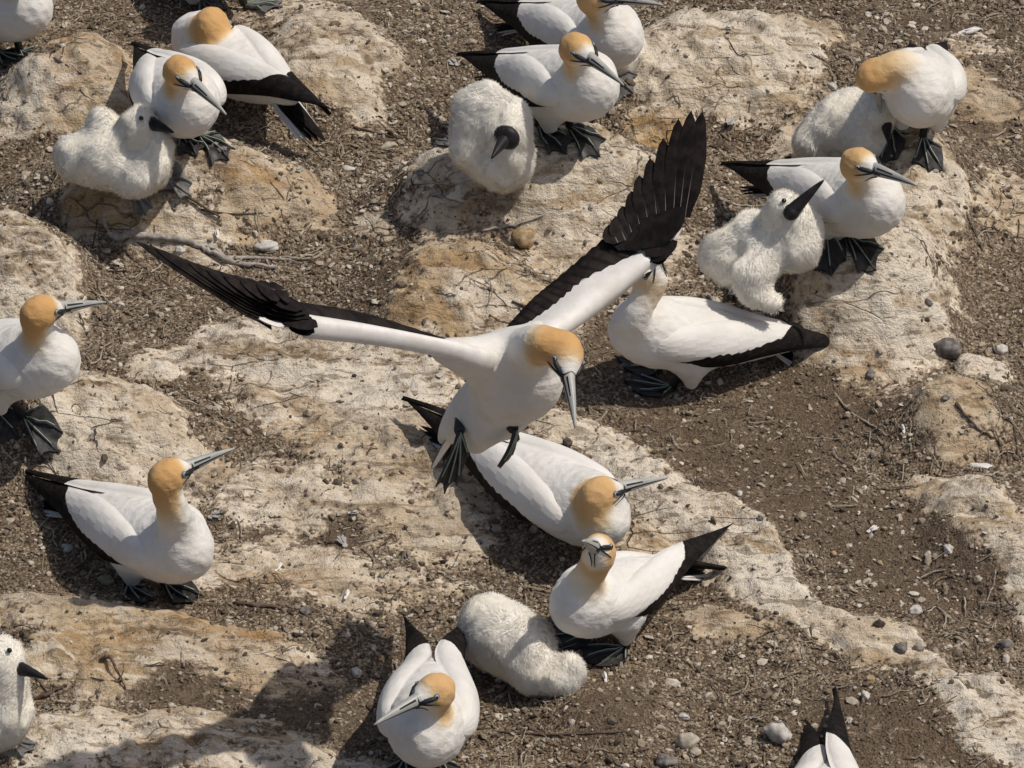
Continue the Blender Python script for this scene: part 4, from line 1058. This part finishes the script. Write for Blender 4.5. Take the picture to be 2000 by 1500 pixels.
def feather(label, px, py, L, yaw, curl, mats, seed):
    g = np.asarray(ground(px, py))+np.array([0, 0, .006]); rr = np.random.default_rng(seed); mb = MB()
    for k in range(5):
        a = yaw+.55*(k-2)*curl; d = np.array([math.cos(a), math.sin(a), .25*rr.random()+.1])*L*(1-.12*abs(k-2))
        st = -d*.3; blade(mb, st, d*.7, L*.22, (0, -.3, 1), .10*curl*rr.choice([-1, 1]), 0, .5)
    mb.tube([(0, 0, .002), (math.cos(yaw)*L*.5, math.sin(yaw)*L*.5, .006)], .0014, 5)
    o = mb.build('feather', mats); o.location = g; return tag(o, label, 'feather')
M_GRF = mat_flat('grey_down_feather', (.30,.285,.265), (.44,.42,.39), 50)
feather('curled grey feather tuft left of the bare middle ground', 672, 1066, .034, 2.0, .5, M_GRF, 2)
feather('pale curled feather lying upper right of the black wing feathers', 1432, 238, .045, -2.0, .45, M_GRF, 3)
feather('white feather on the brown dirt above the stone pair at right', 1700, 1040, .026, .4, .5, M_WHITEF, 4)
feather('white feather flat on the ground in the upper right corner', 1885, 66, .050, .1, .3, M_WHITEF, 5)
feather('dark feather tuft on the ground left of the lower left gannet\'s chest', 415, 1012, .030, .2, .8, M_GRF, 6)
feather('grey feather among the debris left of the middle gannet\'s tail', 890, 128, .028, 2.6, .7, M_GRF, 7)
fr = np.random.default_rng(44)
for k_ in range(22):
    while True:
        fx_, fy_ = fr.uniform(30, 1970), fr.uniform(30, 1470); x_, y_ = gxy(fx_, fy_)
        if masks(np.array([x_]), np.array([y_]))[0][0] < .6: break
    o_ = feather('tiny pale shed feather caught in the debris', fx_, fy_, fr.uniform(.014, .026), fr.uniform(0, 6.2), fr.uniform(.08, .25), M_WHITEF if k_ % 3 else M_GRF, 60+k_); o_['group'] = 'tiny shed feathers'
# medium pebbles: one loop, separate objects that nothing tells apart
def pebbles():
    rr = np.random.default_rng(12); k = 0; base = []
    cols = [WHT, CRM, GRY, TAN]
    while k < 70:
        px, py = rr.uniform(20, 1980), rr.uniform(20, 1480); x, y = gxy(px, py)
        rkv = masks(np.array([x]), np.array([y]))[0][0]
        if rkv > .35: continue
        r = rr.uniform(.005, .0095)
        if k < 8:
            o = stone('small rounded pebble lying loose in the brown debris', px, py, (r*1.2, r, r*.8), *cols[k % 4], 100+k, 'pebble', 'pebble', .3, 'loose pebbles in the debris', rr.uniform(0, 3)); base.append(o)
        else:
            o = base[k % 8].copy(); COL.objects.link(o); g = ground(px, py); o.location = (g[0], g[1], g[2]+.003); s = rr.uniform(.6, 1.3); o.scale = (s, s, s); o.rotation_euler = (0, 0, rr.uniform(0, 6.28))
        k += 1
pebbles()
